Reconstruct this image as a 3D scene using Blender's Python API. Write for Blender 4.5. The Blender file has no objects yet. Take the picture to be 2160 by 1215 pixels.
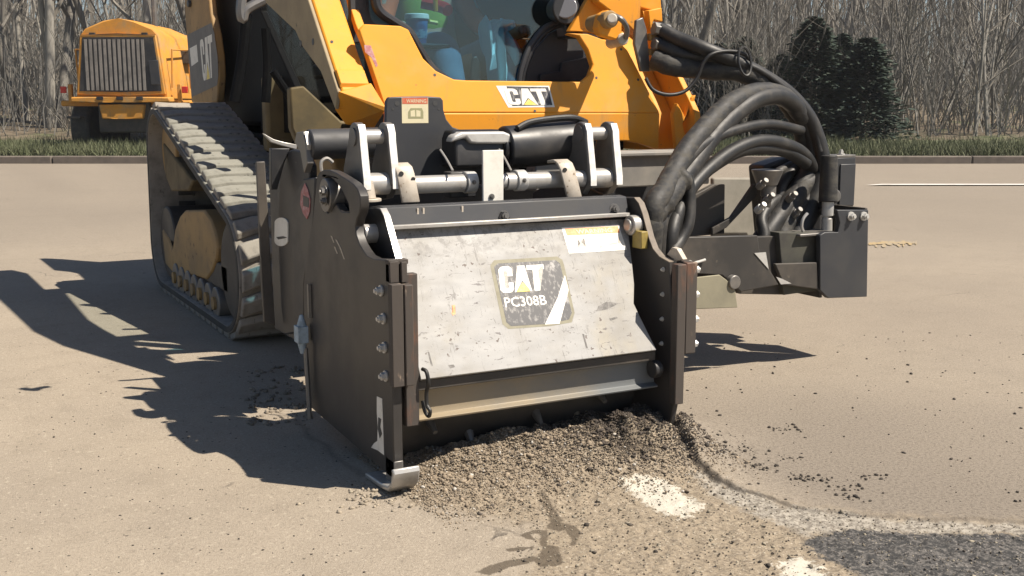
import bpy, bmesh, math, random
import numpy as np
from mathutils import Vector, Matrix, noise
from mathutils.geometry import tessellate_polygon
random.seed(7); rng = np.random.default_rng(7)
SC = bpy.context.scene; COL = SC.collection
R = math.radians

# ------------------------------------------------------------------ camera, sky, sun, exposure
# Ground frame of the machine: X (u) runs along the planer, Y (v) points to the rear of the loader, Z up.  Metres.
FPX = 2350.0; YAW = R(28.3); PITCH = math.atan((607.5-220)/FPX)
CAM = Vector((-1.202, -2.982, 1.15))
FW = Vector((math.sin(YAW)*math.cos(PITCH), math.cos(YAW)*math.cos(PITCH), -math.sin(PITCH)))
RT = Vector((math.cos(YAW), -math.sin(YAW), 0)); UP = RT.cross(FW)
cam_d = bpy.data.cameras.new('camera'); cam = bpy.data.objects.new('camera', cam_d); COL.objects.link(cam)
cam_d.sensor_width = 36; cam_d.lens = 36*FPX/2160; cam_d.clip_start = .05; cam_d.clip_end = 1000
cam.matrix_world = Matrix(((RT.x, UP.x, -FW.x, CAM.x), (RT.y, UP.y, -FW.y, CAM.y), (RT.z, UP.z, -FW.z, CAM.z), (0, 0, 0, 1)))
SC.camera = cam
SUN = Vector((.70*.574, -.715*.574, .819)).normalized()
w = bpy.data.worlds.new('World'); SC.world = w; w.use_nodes = True
wn = w.node_tree.nodes; sky = wn.new('ShaderNodeTexSky'); sky.sky_type = 'NISHITA'; sky.sun_disc = False
sky.sun_elevation = math.asin(SUN.z); sky.sun_rotation = math.atan2(SUN.x, SUN.y)
sky.air_density = 1.0; sky.dust_density = .8; sky.ozone_density = 2.5
w.node_tree.links.new(sky.outputs[0], wn['Background'].inputs[0]); wn['Background'].inputs[1].default_value = .05
sl = bpy.data.lights.new('sun', 'SUN'); sl.energy = 5.0; sl.angle = R(.53); sl.color = (1, .90, .77)
so = bpy.data.objects.new('sun', sl); COL.objects.link(so); so.rotation_euler = (-SUN).to_track_quat('-Z', 'Y').to_euler()
so.location = (6, -6, 12)
vs = SC.view_settings; vs.view_transform = 'Standard'; vs.look = 'None'; vs.exposure = .76; vs.gamma = 1; vs.use_curve_mapping = False

# ------------------------------------------------------------------ measuring helpers (sight line met with a known plane)
def ray(px, py): return FW + RT*((px-1080)/FPX) + UP*((607.5-py)/FPX)
def pu(px, py, u): d = ray(px, py); p = CAM + d*((u-CAM.x)/d.x); return (p.y, p.z)
def pv(px, py, v): d = ray(px, py); p = CAM + d*((v-CAM.y)/d.y); return (p.x, p.z)
def pz(px, py, z=0.): d = ray(px, py); p = CAM + d*((z-CAM.z)/d.z); return (p.x, p.y)
def p3(px, py, v): a = pv(px, py, v); return Vector((a[0], v, a[1]))
def pp(px, py, pt, n): d = ray(px, py); return CAM + d*((pt-CAM).dot(n)/d.dot(n))
def bg(x, d, z=0.):   # distance d straight ahead of the view, x to its right
    h = Vector((math.sin(YAW), math.cos(YAW), 0)); return Vector((CAM.x, CAM.y, 0)) + h*d + RT*x + Vector((0, 0, z))
def bgx(px, d): return (px-1080)/FPX*d

# ------------------------------------------------------------------ mesh helpers
def to3(axis, p, c): return {'u': (c, p[0], p[1]), 'v': (p[0], c, p[1]), 'z': (p[0], p[1], c)}[axis]
class M:
    def __init__(s): s.v = []; s.f = []
    def add(s, v, f): o = len(s.v); s.v += [tuple(x) for x in v]; s.f += [tuple(i+o for i in q) for q in f]; return s
    def box(s, u0, u1, v0, v1, z0, z1):
        v = [(x, y, z) for z in (z0, z1) for y in (v0, v1) for x in (u0, u1)]
        return s.add(v, [(0, 2, 3, 1), (4, 5, 7, 6), (0, 1, 5, 4), (2, 6, 7, 3), (0, 4, 6, 2), (1, 3, 7, 5)])
    def prism(s, loops, axis, a, b):
        if not isinstance(loops[0][0], (tuple, list, Vector)): loops = [loops]
        flat = [p for l in loops for p in l]; n = len(flat)
        v = [to3(axis, p, a) for p in flat] + [to3(axis, p, b) for p in flat]
        if len(loops) == 1: f = [tuple(range(n)), tuple(range(2*n-1, n-1, -1))]
        else:
            t = tessellate_polygon([[Vector((p[0], p[1], 0)) for p in l] for l in loops])
            f = [tuple(q) for q in t] + [tuple(i+n for i in reversed(q)) for q in t]
        o = 0
        for l in loops:
            m = len(l)
            for i in range(m): j = (i+1) % m; f.append((o+i, o+j, n+o+j, n+o+i))
            o += m
        return s.add(v, f)
    def slab(s, pts, off):
        n = len(pts); v = list(pts) + [p+off for p in pts]
        f = [tuple(range(n)), tuple(range(2*n-1, n-1, -1))] + [(i, (i+1) % n, n+(i+1) % n, n+i) for i in range(n)]
        return s.add(v, f)
    def cyl(s, a, b, r, n=24, r2=None, cap=True):
        a = Vector(a); b = Vector(b); d = (b-a).normalized(); r2 = r if r2 is None else r2
        e = d.orthogonal().normalized(); g = d.cross(e); v = []
        for c, q in ((a, r), (b, r2)):
            for i in range(n): t = 2*math.pi*i/n; v.append(c+(e*math.cos(t)+g*math.sin(t))*q)
        f = [(i, (i+1) % n, n+(i+1) % n, n+i) for i in range(n)]
        if cap: f += [tuple(range(n-1, -1, -1)), tuple(range(n, 2*n))]
        return s.add(v, f)
    def tube(s, pts, r, n=12, sub=6, smooth=True, wob=0.):
        pts = [Vector(p) for p in pts]
        if smooth: pts = spline(pts, sub)
        m = len(pts); rr = r if callable(r) else (lambda t: r)
        v = []; e = None
        for i, p in enumerate(pts):
            d = (pts[min(i+1, m-1)]-pts[max(i-1, 0)]).normalized()
            e = d.orthogonal().normalized() if e is None else (e-d*e.dot(d)).normalized()
            g = d.cross(e); q = rr(i/(m-1))
            if wob: q *= 1+wob*noise.noise(p*38)
            for k in range(n): t = 2*math.pi*k/n; v.append(p+(e*math.cos(t)+g*math.sin(t))*q)
        f = [(i*n+k, i*n+(k+1) % n, (i+1)*n+(k+1) % n, (i+1)*n+k) for i in range(m-1) for k in range(n)]
        f += [tuple(range(n-1, -1, -1)), tuple(range((m-1)*n, m*n))]
        return s.add(v, f)
    def sheet(s, prof, u0, u1, th):   # bent plate: profile in (v, z), extruded along u
        n = len(prof); nor = []
        for i in range(n):
            a = Vector(prof[max(i-1, 0)]); b = Vector(prof[min(i+1, n-1)]); d = (b-a).normalized(); nor.append(Vector((d.y, -d.x)))
        loop = [Vector(p) for p in prof] + [Vector(prof[i])+nor[i]*th for i in range(n-1, -1, -1)]
        v = [(u0, p.x, p.y) for p in loop] + [(u1, p.x, p.y) for p in loop]; k = 2*n
        f = [(i, (i+1) % k, k+(i+1) % k, k+i) for i in range(k)]
        for i in range(n-1): f += [(i, k-1-i, k-2-i, i+1), (k+i, k+i+1, 2*k-2-i, 2*k-1-i)]
        return s.add(v, f)
    def mesh(s, name, ang=35, fix=True):
        me = bpy.data.meshes.new(name); me.from_pydata(s.v, [], s.f)
        if fix:
            b = bmesh.new(); b.from_mesh(me); bmesh.ops.recalc_face_normals(b, faces=b.faces); b.to_mesh(me); b.free()
        if ang:
            me.polygons.foreach_set('use_smooth', [True]*len(me.polygons)); me.set_sharp_from_angle(angle=R(ang))
        return me
    def obj(s, name, mat, parent=None, bev=0., ang=35, fix=True, seg=2):
        return link(name, s.mesh(name, ang, fix), mat, parent, bev, seg)
def link(name, me, mat, parent=None, bev=0., seg=2, local=False):
    o = bpy.data.objects.new(name, me); COL.objects.link(o)
    if mat and not me.materials: me.materials.append(mat)
    if parent is not None:
        o.parent = parent
        if parent.type == 'EMPTY' and local is False: o.matrix_parent_inverse = Matrix.Translation(parent.location).inverted()
    if bev:
        m = o.modifiers.new('edge', 'BEVEL'); m.width = bev; m.segments = seg; m.limit_method = 'ANGLE'; m.angle_limit = R(40)
    return o
def spline(pts, sub):
    out = []; n = len(pts)
    for i in range(n-1):
        a, b, c, d = pts[max(i-1, 0)], pts[i], pts[i+1], pts[min(i+2, n-1)]
        for k in range(sub):
            t = k/sub
            out.append(.5*((2*b)+(c-a)*t+(2*a-5*b+4*c-d)*t*t+(3*b-a-3*c+d)*t**3))
    out.append(pts[-1]); return out
def tag(o, label=None, cat=None, group=None, kind=None):
    for k, x in (('label', label), ('category', cat), ('group', group), ('kind', kind)):
        if x: o[k] = x
    return o
def thing(name, label, cat, loc=(0, 0, 0), group=None):
    o = bpy.data.objects.new(name, None); o.empty_display_size = .2; COL.objects.link(o); o.location = loc
    return tag(o, label, cat, group)
def ngon(cx, cy, r, n=20, sy=1., a0=0.): return [(cx+r*math.cos(a0+2*math.pi*i/n), cy+r*sy*math.sin(a0+2*math.pi*i/n)) for i in range(n)]
def arc(cx, cy, r, a0, a1, n): return [(cx+r*math.cos(R(a0+(a1-a0)*i/n)), cy+r*math.sin(R(a0+(a1-a0)*i/n))) for i in range(n+1)]

# ------------------------------------------------------------------ materials
def nodes(name):
    m = bpy.data.materials.new(name); m.use_nodes = True; t = m.node_tree
    return m, t, t.nodes['Principled BSDF'], t.nodes, t.links
def nz(t, scale, detail=6, rough=.6, vec=None, dist=0.):
    n = t.nodes.new('ShaderNodeTexNoise'); n.inputs['Scale'].default_value = scale; n.inputs['Detail'].default_value = detail
    n.inputs['Roughness'].default_value = rough; n.inputs['Distortion'].default_value = dist
    if vec: t.links.new(vec, n.inputs['Vector'])
    return n.outputs['Fac']
def coord(t, sc=(1, 1, 1)):
    c = t.nodes.new('ShaderNodeTexCoord'); m = t.nodes.new('ShaderNodeMapping'); m.inputs['Scale'].default_value = sc
    t.links.new(c.outputs['Object'], m.inputs['Vector']); return m.outputs[0]
def ramp(t, fac, a, b):
    r = t.nodes.new('ShaderNodeMapRange'); r.inputs['From Min'].default_value = a; r.inputs['From Max'].default_value = b
    r.interpolation_type = 'SMOOTHSTEP'; t.links.new(fac, r.inputs['Value']); return r.outputs[0]
def mix(t, fac, a, b):
    x = t.nodes.new('ShaderNodeMix'); x.data_type = 'RGBA'
    for i, q in ((6, a), (7, b)):
        if isinstance(q, tuple): x.inputs[i].default_value = (*q, 1)
        else: t.links.new(q, x.inputs[i])
    if isinstance(fac, float): x.inputs[0].default_value = fac
    else: t.links.new(fac, x.inputs[0])
    return x.outputs[2]
def mth(t, op, a, b=None):
    x = t.nodes.new('ShaderNodeMath'); x.operation = op
    for i, q in ((0, a), (1, b)):
        if q is None: continue
        if isinstance(q, (int, float)): x.inputs[i].default_value = q
        else: t.links.new(q, x.inputs[i])
    return x.outputs[0]
def bump(t, b, h, dist, strength=.5):
    n = t.nodes.new('ShaderNodeBump'); n.inputs['Distance'].default_value = dist; n.inputs['Strength'].default_value = strength
    t.links.new(h, n.inputs['Height']); t.links.new(n.outputs[0], b.inputs['Normal'])
def pmat(name, c1, c2=None, scale=6., lo=.4, hi=.65, rough=.5, rough2=None, metal=0., bm=0., bs=60., sc=(1, 1, 1), c3=None, s3=30., lo3=.6, hi3=.7, coat=0.):
    m, t, b, n, l = nodes(name); v = coord(t, sc)
    b.inputs['Roughness'].default_value = rough; b.inputs['Metallic'].default_value = metal; b.inputs['Coat Weight'].default_value = coat
    if c2 is None: b.inputs['Base Color'].default_value = (*c1, 1)
    else:
        f = ramp(t, nz(t, scale, 8, .65, v), lo, hi); col = mix(t, f, c1, c2)
        if rough2 is not None:
            r = t.nodes.new('ShaderNodeMapRange'); r.inputs['To Min'].default_value = rough; r.inputs['To Max'].default_value = rough2
            l.new(f, r.inputs['Value']); l.new(r.outputs[0], b.inputs['Roughness'])
        if c3 is not None: col = mix(t, ramp(t, nz(t, s3, 5, .6, v), lo3, hi3), col, c3)
        l.new(col, b.inputs['Base Color'])
    if bm: bump(t, b, nz(t, bs, 5, .6, v), bm)
    return m
YEL = pmat('yellow_paint', (.75, .318, .026), (.64, .29, .045), 3.5, .42, .72, .42, .6, c3=(.36, .22, .09), s3=30, lo3=.66, hi3=.74, bm=.0006, bs=14, coat=.15)
def grimy(name, c1, c2, dust, amt, rough=.45):
    m, t, b, n, l = nodes(name); v = coord(t); vz = coord(t, (9, 9, .7)); b.inputs['Specular IOR Level'].default_value = .3
    c = mix(t, ramp(t, nz(t, 3.5, 8, .65, v), .4, .7), c1, c2)
    c = mix(t, mth(t, 'MULTIPLY', ramp(t, nz(t, 2.4, 8, .7, v, .5), .46, .72), amt), c, dust)
    c = mix(t, mth(t, 'MULTIPLY', ramp(t, nz(t, 2.0, 6, .65, vz), .56, .72), amt*.8), c, tuple(q*.6 for q in dust))
    c = mix(t, mth(t, 'MULTIPLY', ramp(t, nz(t, 42, 5, .7, v), .66, .71), .7), c, (.16, .10, .05))
    l.new(c, b.inputs['Base Color']); r = n.new('ShaderNodeMapRange'); r.inputs['To Min'].default_value = rough-.08; r.inputs['To Max'].default_value = rough+.25
    l.new(nz(t, 5, 6, .65, v), r.inputs['Value']); l.new(r.outputs[0], b.inputs['Roughness']); bump(t, b, nz(t, 14, 4, .6, v), .0008); return m
YEL = grimy('yellow_paint', (.75, .305, .022), (.67, .28, .03), (.50, .33, .14), .45)
YELG = grimy('dull_yellow_paint', (.60, .27, .04), (.48, .23, .05), (.34, .25, .13), .8, .6)
YELD = pmat('dusty_yellow_paint', (.36, .22, .075), (.27, .19, .10), 5, .35, .7, .6, .8, c3=(.16, .1, .05), s3=20, lo3=.62, hi3=.7)
BLK = pmat('black_paint', (.018, .019, .022), (.06, .055, .05), 5, .42, .85, .42, .7, c3=(.13, .11, .09), s3=34, lo3=.68, hi3=.78, bm=.0005, bs=40)
BLKD = pmat('dusty_black_paint', (.032, .030, .028), (.085, .072, .058), 4, .35, .75, .5, .8, c3=(.15, .125, .095), s3=22, lo3=.66, hi3=.78, bm=.0006, bs=50)
DGR = pmat('charcoal_paint', (.032, .034, .039), (.05, .049, .047), 5, .4, .8, .5, .7, bm=.0004, bs=60)
PLA = pmat('side_plate_paint', (.031, .029, .028), (.062, .054, .047), 3.2, .38, .8, .42, .7, c3=(.2, .17, .13), s3=11, lo3=.72, hi3=.8, bm=.0006, bs=30)
STE = pmat('bare_steel', (.46, .45, .43), (.33, .31, .28), 9, .4, .7, .33, .55, metal=.42, bm=.0004, bs=90, c3=(.2, .15, .1), s3=24, lo3=.66, hi3=.74)
STD = pmat('dark_steel', (.16, .155, .15), (.25, .23, .2), 9, .4, .7, .4, .6, metal=.5, bm=.0004, bs=90)
ZIN = pmat('zinc_plate', (.55, .545, .52), (.44, .43, .41), 20, .4, .7, .35, .5, metal=.3)
TAN = pmat('dusty_strap_steel', (.5, .45, .38), (.38, .33, .27), 16, .4, .7, .55, .7, metal=.15, c3=(.2, .15, .1), s3=50, lo3=.62, hi3=.7)
RUS = pmat('rusty_steel', (.060, .050, .043), (.13, .066, .042), 9, .50, .64, .75, .6, sc=(1, 1, .3), c3=(.26, .2, .15), s3=30, lo3=.62, hi3=.72, bm=.001, bs=80)
RUB = pmat('hose_rubber', (.014, .014, .014), (.05, .046, .04), 14, .45, .8, .5, .75, bm=.0012, bs=120)
SLV = pmat('hose_sleeve', (.02, .02, .02), (.065, .06, .05), 22, .4, .7, .6, .85, bm=.004, bs=60, sc=(1, 1, 1.6))
TRK = pmat('dusty_track_rubber', (.31, .28, .24), (.20, .18, .155), 9, .4, .7, .85, .95, bm=.003, bs=60, c3=(.09, .08, .065), s3=26, lo3=.6, hi3=.72)
TRS = pmat('track_side_rubber', (.03, .03, .03), (.085, .077, .063), 7, .4, .75, .7, .9, bm=.002, bs=60)
WHT = pmat('white_sticker', (.74, .72, .66), (.62, .6, .54), 20, .45, .7, .5)
ORG = pmat('orange_sticker', (.72, .25, .07), (.72, .4, .2), 40, .45, .7, .5)
REDS = pmat('red_sticker', (.55, .11, .05), (.55, .2, .12), 60, .45, .7, .5)
CRM = pmat('cream_sticker', (.66, .60, .40), (.58, .53, .38), 30, .45, .7, .5)
INK = pmat('sticker_ink', (.05, .05, .05))
OLV = pmat('sticker_olive', (.30, .29, .16))
YLS = pmat('sticker_yellow', (.78, .60, .10), (.8, .68, .3), 40, .4, .7, .5)
DCL = pmat('worn_black_decal', (.035, .036, .042), (.20, .195, .19), 90, .50, .66, .5, sc=(1, 1, .35), c3=(.30, .29, .28), s3=30, lo3=.60, hi3=.70)
PNK = pmat('faded_red_decal', (.35, .12, .12), (.45, .3, .3), 60, .4, .7, .6)
GLUE = pmat('decal_glue', (.22, .205, .14), (.17, .155, .10), 30, .4, .7, .6)
BLU = pmat('pale_blue_paint', (.36, .45, .52), (.22, .27, .3), 40, .4, .7, .6)
RED = pmat('red_lens', (.55, .03, .02), rough=.2)
CABI = pmat('cab_plastic', (.012, .013, .014), (.022, .022, .022), 6, .4, .7, .6)
KRB = pmat('kerb_concrete', (.15, .125, .105), (.11, .095, .08), 5, .4, .7, .85, bm=.004, bs=50)
BRK = pmat('bark', (.19, .178, .155), (.11, .10, .09), 5, .4, .7, .9, sc=(3, 3, .5), bm=.01, bs=20)
BRP = pmat('pale_bark', (.27, .255, .225), (.16, .15, .13), 5, .4, .7, .9, sc=(3, 3, .5))
TWG = pmat('twig_bark', (.17, .155, .13), (.23, .21, .18), 1.5, .4, .7, .9)
NDL = pmat('spruce_needles', (.050, .068, .056), (.075, .092, .074), 2.5, .4, .7, .95)
NDL.node_tree.nodes['Principled BSDF'].inputs['Specular IOR Level'].default_value = .05
LIT = pmat('leaf_litter', (.16, .125, .085), (.10, .085, .06), 2, .35, .7, .95, c3=(.08, .10, .04), s3=.7, lo3=.5, hi3=.7, bm=.05, bs=8)
GRS = pmat('verge_grass', (.085, .10, .045), (.12, .125, .07), 3, .35, .7, .8)

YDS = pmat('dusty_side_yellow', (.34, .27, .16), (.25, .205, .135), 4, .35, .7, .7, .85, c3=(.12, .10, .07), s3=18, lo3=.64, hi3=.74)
YEB = pmat('shaded_yellow', (.15, .11, .05), (.09, .072, .042), 5, .35, .7, .7, .9)  # yellow darkened so that its colour carries the shade under panel and arms
BLK2 = pmat('deep_black', (.008, .008, .009), (.02, .019, .018), 6, .5, .8, .6)
BLK2.node_tree.nodes['Principled BSDF'].inputs['Specular IOR Level'].default_value = .06
# worn bright steel of the hood
def hood_mat():
    m, t, b, n, l = nodes('worn_hood_steel'); v = coord(t); vx = coord(t, (1, .6, 4)); vz = coord(t, (7, 1, .8))
    c = mix(t, ramp(t, nz(t, 4, 7, .65, v), .35, .7), (.305, .305, .302), (.245, .235, .215))
    c = mix(t, ramp(t, nz(t, 2.2, 5, .6, v), .52, .72), c, (.31, .28, .21))
    c = mix(t, ramp(t, nz(t, 11, 8, .75, vz), .57, .70), c, (.15, .145, .14))
    sp = n.new('ShaderNodeTexVoronoi'); sp.inputs['Scale'].default_value = 34; wv = n.new('ShaderNodeVectorMath'); wv.operation = 'MULTIPLY_ADD'; wn_ = n.new('ShaderNodeTexNoise'); wn_.inputs['Scale'].default_value = 60; l.new(v, wn_.inputs['Vector']); l.new(wn_.outputs['Color'], wv.inputs[0]); wv.inputs[1].default_value = (.03, .03, .03); l.new(v, wv.inputs[2]); l.new(wv.outputs[0], sp.inputs['Vector'])
    spots = mth(t, 'MULTIPLY', mth(t, 'LESS_THAN', sp.outputs['Distance'], .15), ramp(t, nz(t, 6, 4, .6, v), .48, .54))
    c = mix(t, spots, c, (.12, .10, .09))
    c = mix(t, mth(t, 'MULTIPLY', ramp(t, nz(t, 22, 6, .7, vx, .8), .60, .66), .85), c, (.11, .10, .10))
    c = mix(t, mth(t, 'MULTIPLY', ramp(t, nz(t, 34, 5, .7, coord(t, (2.2, 1, .5)), 1.2), .62, .68), .7), c, (.13, .125, .12))
    gz = n.new('ShaderNodeSeparateXYZ'); l.new(v, gz.inputs[0]); tp = mth(t, 'MULTIPLY', ramp(t, gz.outputs[2], .62, .73), ramp(t, nz(t, 30, 7, .75, v), .48, .62)); c = mix(t, mth(t, 'MULTIPLY', tp, .65), c, (.16, .155, .15))
    l.new(c, b.inputs['Base Color']); b.inputs['Metallic'].default_value = .12; b.inputs['Specular IOR Level'].default_value = .35
    rr = n.new('ShaderNodeMapRange'); rr.inputs['To Min'].default_value = .45; rr.inputs['To Max'].default_value = .75
    l.new(nz(t, 9, 6, .6, vx), rr.inputs['Value']); l.new(rr.outputs[0], b.inputs['Roughness'])
    bump(t, b, nz(t, 12, 4, .6, v), .0015, .5); return m
HOOD = hood_mat()
EDG = pmat('glint_edge_steel', (.80, .79, .76), (.62, .60, .56), 30, .42, .7, .4)  # worn edge steel, with its sun glint put into the near-white colour
def shield_mat():
    m, t, b, n, l = nodes('dusty_shield_steel'); v = coord(t)
    g = n.new('ShaderNodeSeparateXYZ'); l.new(v, g.inputs[0])
    d = mth(t, 'ADD', mth(t, 'MULTIPLY', g.outputs[0], -1.3), mth(t, 'MULTIPLY', nz(t, 7, 6, .6, v), .9))
    c = mix(t, ramp(t, d, -.7, .25), (.15, .16, .165), (.29, .235, .155)); l.new(c, b.inputs['Base Color'])
    b.inputs['Roughness'].default_value = .6; b.inputs['Metallic'].default_value = .2; bump(t, b, nz(t, 60, 5, .6, v), .001); return m
SHD = shield_mat()
def glass_mat(name, tint, spec=.12):
    m, t, b, n, l = nodes(name); out = n['Material Output']
    tr = n.new('ShaderNodeBsdfTransparent'); tr.inputs[0].default_value = (*tint, 1); gl = n.new('ShaderNodeBsdfGlossy'); gl.inputs['Roughness'].default_value = .02
    fr = n.new('ShaderNodeLayerWeight'); fr.inputs['Blend'].default_value = .5; mx = n.new('ShaderNodeMixShader')
    l.new(mth(t, 'ADD', mth(t, 'MULTIPLY', mth(t, 'POWER', fr.outputs['Facing'], 5), spec*3), spec*.5), mx.inputs[0]); l.new(tr.outputs[0], mx.inputs[1]); l.new(gl.outputs[0], mx.inputs[2]); l.new(mx.outputs[0], out.inputs[0]); return m
GLS = glass_mat('tinted_cab_glass', (.42, .66, .76), .2)
def stone_mat():
    m, t, b, n, l = nodes('crushed_asphalt'); a = n.new('ShaderNodeAttribute'); a.attribute_name = 'tint'
    l.new(mix(t, ramp(t, nz(t, 90, 4, .6, coord(t)), .35, .7), a.outputs['Color'], mix(t, .45, a.outputs['Color'], (.05, .045, .04))), b.inputs['Base Color'])
    b.inputs['Roughness'].default_value = .95; return m
STONE = stone_mat()
def ground_mat():
    m, t, b, n, l = nodes('aged_asphalt'); v = coord(t)
    def at(k): a = n.new('ShaderNodeAttribute'); a.attribute_name = k; return a.outputs['Fac']
    big = nz(t, .9, 5, .6, v); mid = nz(t, 7, 6, .65, v); fine = nz(t, 95, 4, .7, v); vf = nz(t, 260, 3, .7, v)
    c = mix(t, ramp(t, big, .35, .7), (.34, .29, .226), (.298, .255, .202))
    c = mix(t, mth(t, 'MULTIPLY', ramp(t, mid, .45, .75), .6), c, (.255, .215, .165))
    c = mix(t, mth(t, 'MULTIPLY', ramp(t, fine, .48, .66), .5), c, (.20, .168, .13))
    c = mix(t, mth(t, 'MULTIPLY', ramp(t, vf, .56, .66), .75), c, (.47, .42, .34))
    c = mix(t, mth(t, 'MULTIPLY', ramp(t, nz(t, 150, 3, .7, v), .62, .68), .75), c, (.10, .085, .068))
    c = mix(t, mth(t, 'MULTIPLY', ramp(t, nz(t, 1.9, 7, .7, v, .8), .54, .74), .35), c, (.22, .188, .148))
    c = mix(t, mth(t, 'MULTIPLY', ramp(t, nz(t, 52, 3, .6, v), .60, .66), .5), c, (.46, .405, .32))
    c = mix(t, mth(t, 'MULTIPLY', ramp(t, nz(t, 41, 3, .65, v), .61, .67), .38), c, (.17, .145, .115))
    vo = n.new('ShaderNodeTexVoronoi'); vo.inputs['Scale'].default_value = 34; l.new(v, vo.inputs['Vector'])
    c = mix(t, mth(t, 'MULTIPLY', mth(t, 'LESS_THAN', vo.outputs['Distance'], .16), ramp(t, nz(t, 19, 3, .6, v), .53, .62)), c, (.10, .085, .068))
    cw = n.new('ShaderNodeVectorMath'); cw.operation = 'ADD'; cn = n.new('ShaderNodeTexNoise'); cn.inputs['Scale'].default_value = 3.5; cn.inputs['Detail'].default_value = 6
    l.new(v, cn.inputs['Vector']); l.new(v, cw.inputs[0]); sc_ = n.new('ShaderNodeVectorMath'); sc_.operation = 'SCALE'; sc_.inputs['Scale'].default_value = .35; l.new(cn.outputs['Color'], sc_.inputs[0]); l.new(sc_.outputs[0], cw.inputs[1])
    ve = n.new('ShaderNodeTexVoronoi'); ve.feature = 'DISTANCE_TO_EDGE'; ve.inputs['Scale'].default_value = .8; l.new(cw.outputs[0], ve.inputs['Vector'])
    crk_ = mth(t, 'MULTIPLY', mth(t, 'LESS_THAN', ve.outputs['Distance'], .0042), ramp(t, nz(t, 1.3, 4, .6, v), .58, .64))
    c = mix(t, mth(t, 'MULTIPLY', crk_, .75), c, (.07, .06, .05))
    c = mix(t, mth(t, 'MULTIPLY', at('worn'), .95), c, mix(t, ramp(t, fine, .46, .64), (.215, .185, .15), (.13, .11, .089)))
    c = mix(t, mth(t, 'MULTIPLY', ramp(t, vf, .58, .67), .5), c, (.40, .36, .30))
    # crushed / milled surface
    jag = mth(t, 'MULTIPLY', mth(t, 'SUBTRACT', nz(t, 16, 7, .7, v), .5), 1.0)
    jag2 = mth(t, 'MULTIPLY', mth(t, 'SUBTRACT', nz(t, 44, 6, .75, v), .5), 1.1)
    rc = mix(t, ramp(t, nz(t, 70, 6, .75, v), .42, .66), (.29, .24, .175), (.15, .122, .092))
    rc = mix(t, mth(t, 'MULTIPLY', ramp(t, nz(t, 120, 4, .7, v), .57, .66), .8), rc, (.46, .41, .33))
    c = mix(t, ramp(t, mth(t, 'ADD', at('rough'), jag), .3, .7), c, rc)
    lc = mix(t, ramp(t, nz(t, 75, 5, .75, v), .42, .60), (.36, .33, .28), (.17, .15, .125))
    c = mix(t, ramp(t, mth(t, 'ADD', at('light'), jag), .4, .65), c, lc)
    dc = mix(t, ramp(t, nz(t, 70, 6, .75, v), .44, .62), (.04, .04, .04), (.15, .14, .13)); dc = mix(t, ramp(t, nz(t, 140, 4, .7, v), .63, .68), dc, (.35, .33, .3))
    c = mix(t, ramp(t, mth(t, 'ADD', at('dark'), mth(t, 'MULTIPLY', jag2, 1.0)), .42, .62), c, dc)
    c = mix(t, mth(t, 'MULTIPLY', ramp(t, mth(t, 'ADD', at('damp'), jag), .46, .64), .85), c, (.088, .07, .05))
    c = mix(t, ramp(t, mth(t, 'ADD', at('paint'), jag2), .5, .58), c, (.50, .47, .40))
    c = mix(t, mth(t, 'MULTIPLY', at('shade_crack'), .8), c, (.06, .05, .042))
    l.new(c, b.inputs['Base Color']); b.inputs['Roughness'].default_value = .92
    b.inputs['Specular IOR Level'].default_value = .3
    h = mth(t, 'ADD', mth(t, 'MULTIPLY', fine, .6), mth(t, 'MULTIPLY', vf, .4)); bump(t, b, h, .008, .8); return m
GND = ground_mat()

# ------------------------------------------------------------------ ground: one sheet out to the horizon, milled step modelled near the planer
def ax(a, b, fine, lo, hi):
    c = list(np.arange(a, b, fine)); s = fine; x = a
    left = []; 
    while x > lo: s *= 1.22; x -= s; left.append(x)
    s = fine; x = c[-1]; right = []
    while x < hi: s *= 1.22; x += s; right.append(x)
    return np.array(left[::-1]+c+right)
UX = ax(-1.5, 3.0, .0085, -260, 260); VY = ax(-1.7, 1.2, .0085, -120, 260)
GU, GV = np.meshgrid(UX, VY); gu = GU.ravel(); gv = GV.ravel()
edge = np.array([pz(*p) for p in ((1395, 880), (1425, 905), (1437, 945), (1455, 968), (1500, 1000), (1560, 1032), (1640, 1057), (1720, 1072), (1880, 1088), (2200, 1102))])
def inpoly(x, y, poly):
    r = np.zeros(x.shape, bool); n = len(poly)
    for i in range(n):
        (x0, y0), (x1, y1) = poly[i], poly[(i+1) % n]
        if y0 == y1: continue
        c = ((y0 > y) != (y1 > y)) & (x < (x1-x0)*(y-y0)/(y1-y0)+x0); r ^= c
    return r
def segdist(x, y, pts):
    d = np.full(x.shape, 1e9)
    for (x0, y0), (x1, y1) in zip(pts[:-1], pts[1:]):
        dx, dy = x1-x0, y1-y0; t = np.clip(((x-x0)*dx+(y-y0)*dy)/(dx*dx+dy*dy), 0, 1)
        d = np.minimum(d, np.hypot(x-x0-t*dx, y-y0-t*dy))
    return d
def mask(pix, soft):
    poly = [pz(*p) for p in pix]; i = inpoly(gu, gv, poly); d = segdist(gu, gv, poly+[poly[0]])
    s = np.where(i, d, -d); return np.clip(.5+s/(2*soft), 0, 1)
def vnoise(x, y, f, seed):
    r = np.random.default_rng(seed); T = r.random((256, 256)); x = x*f+1000; y = y*f+1000
    xi = np.floor(x).astype(int); yi = np.floor(y).astype(int); fx = x-xi; fy = y-yi; fx = fx*fx*(3-2*fx); fy = fy*fy*(3-2*fy)
    g = lambda a, b: T[a % 256, b % 256]
    return (g(xi, yi)*(1-fx)+g(xi+1, yi)*fx)*(1-fy)+(g(xi, yi+1)*(1-fx)+g(xi+1, yi+1)*fx)*fy-.5
near = (gu > -1.9) & (gu < 3.8) & (gv > -1.95) & (gv < 1.7)
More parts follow.
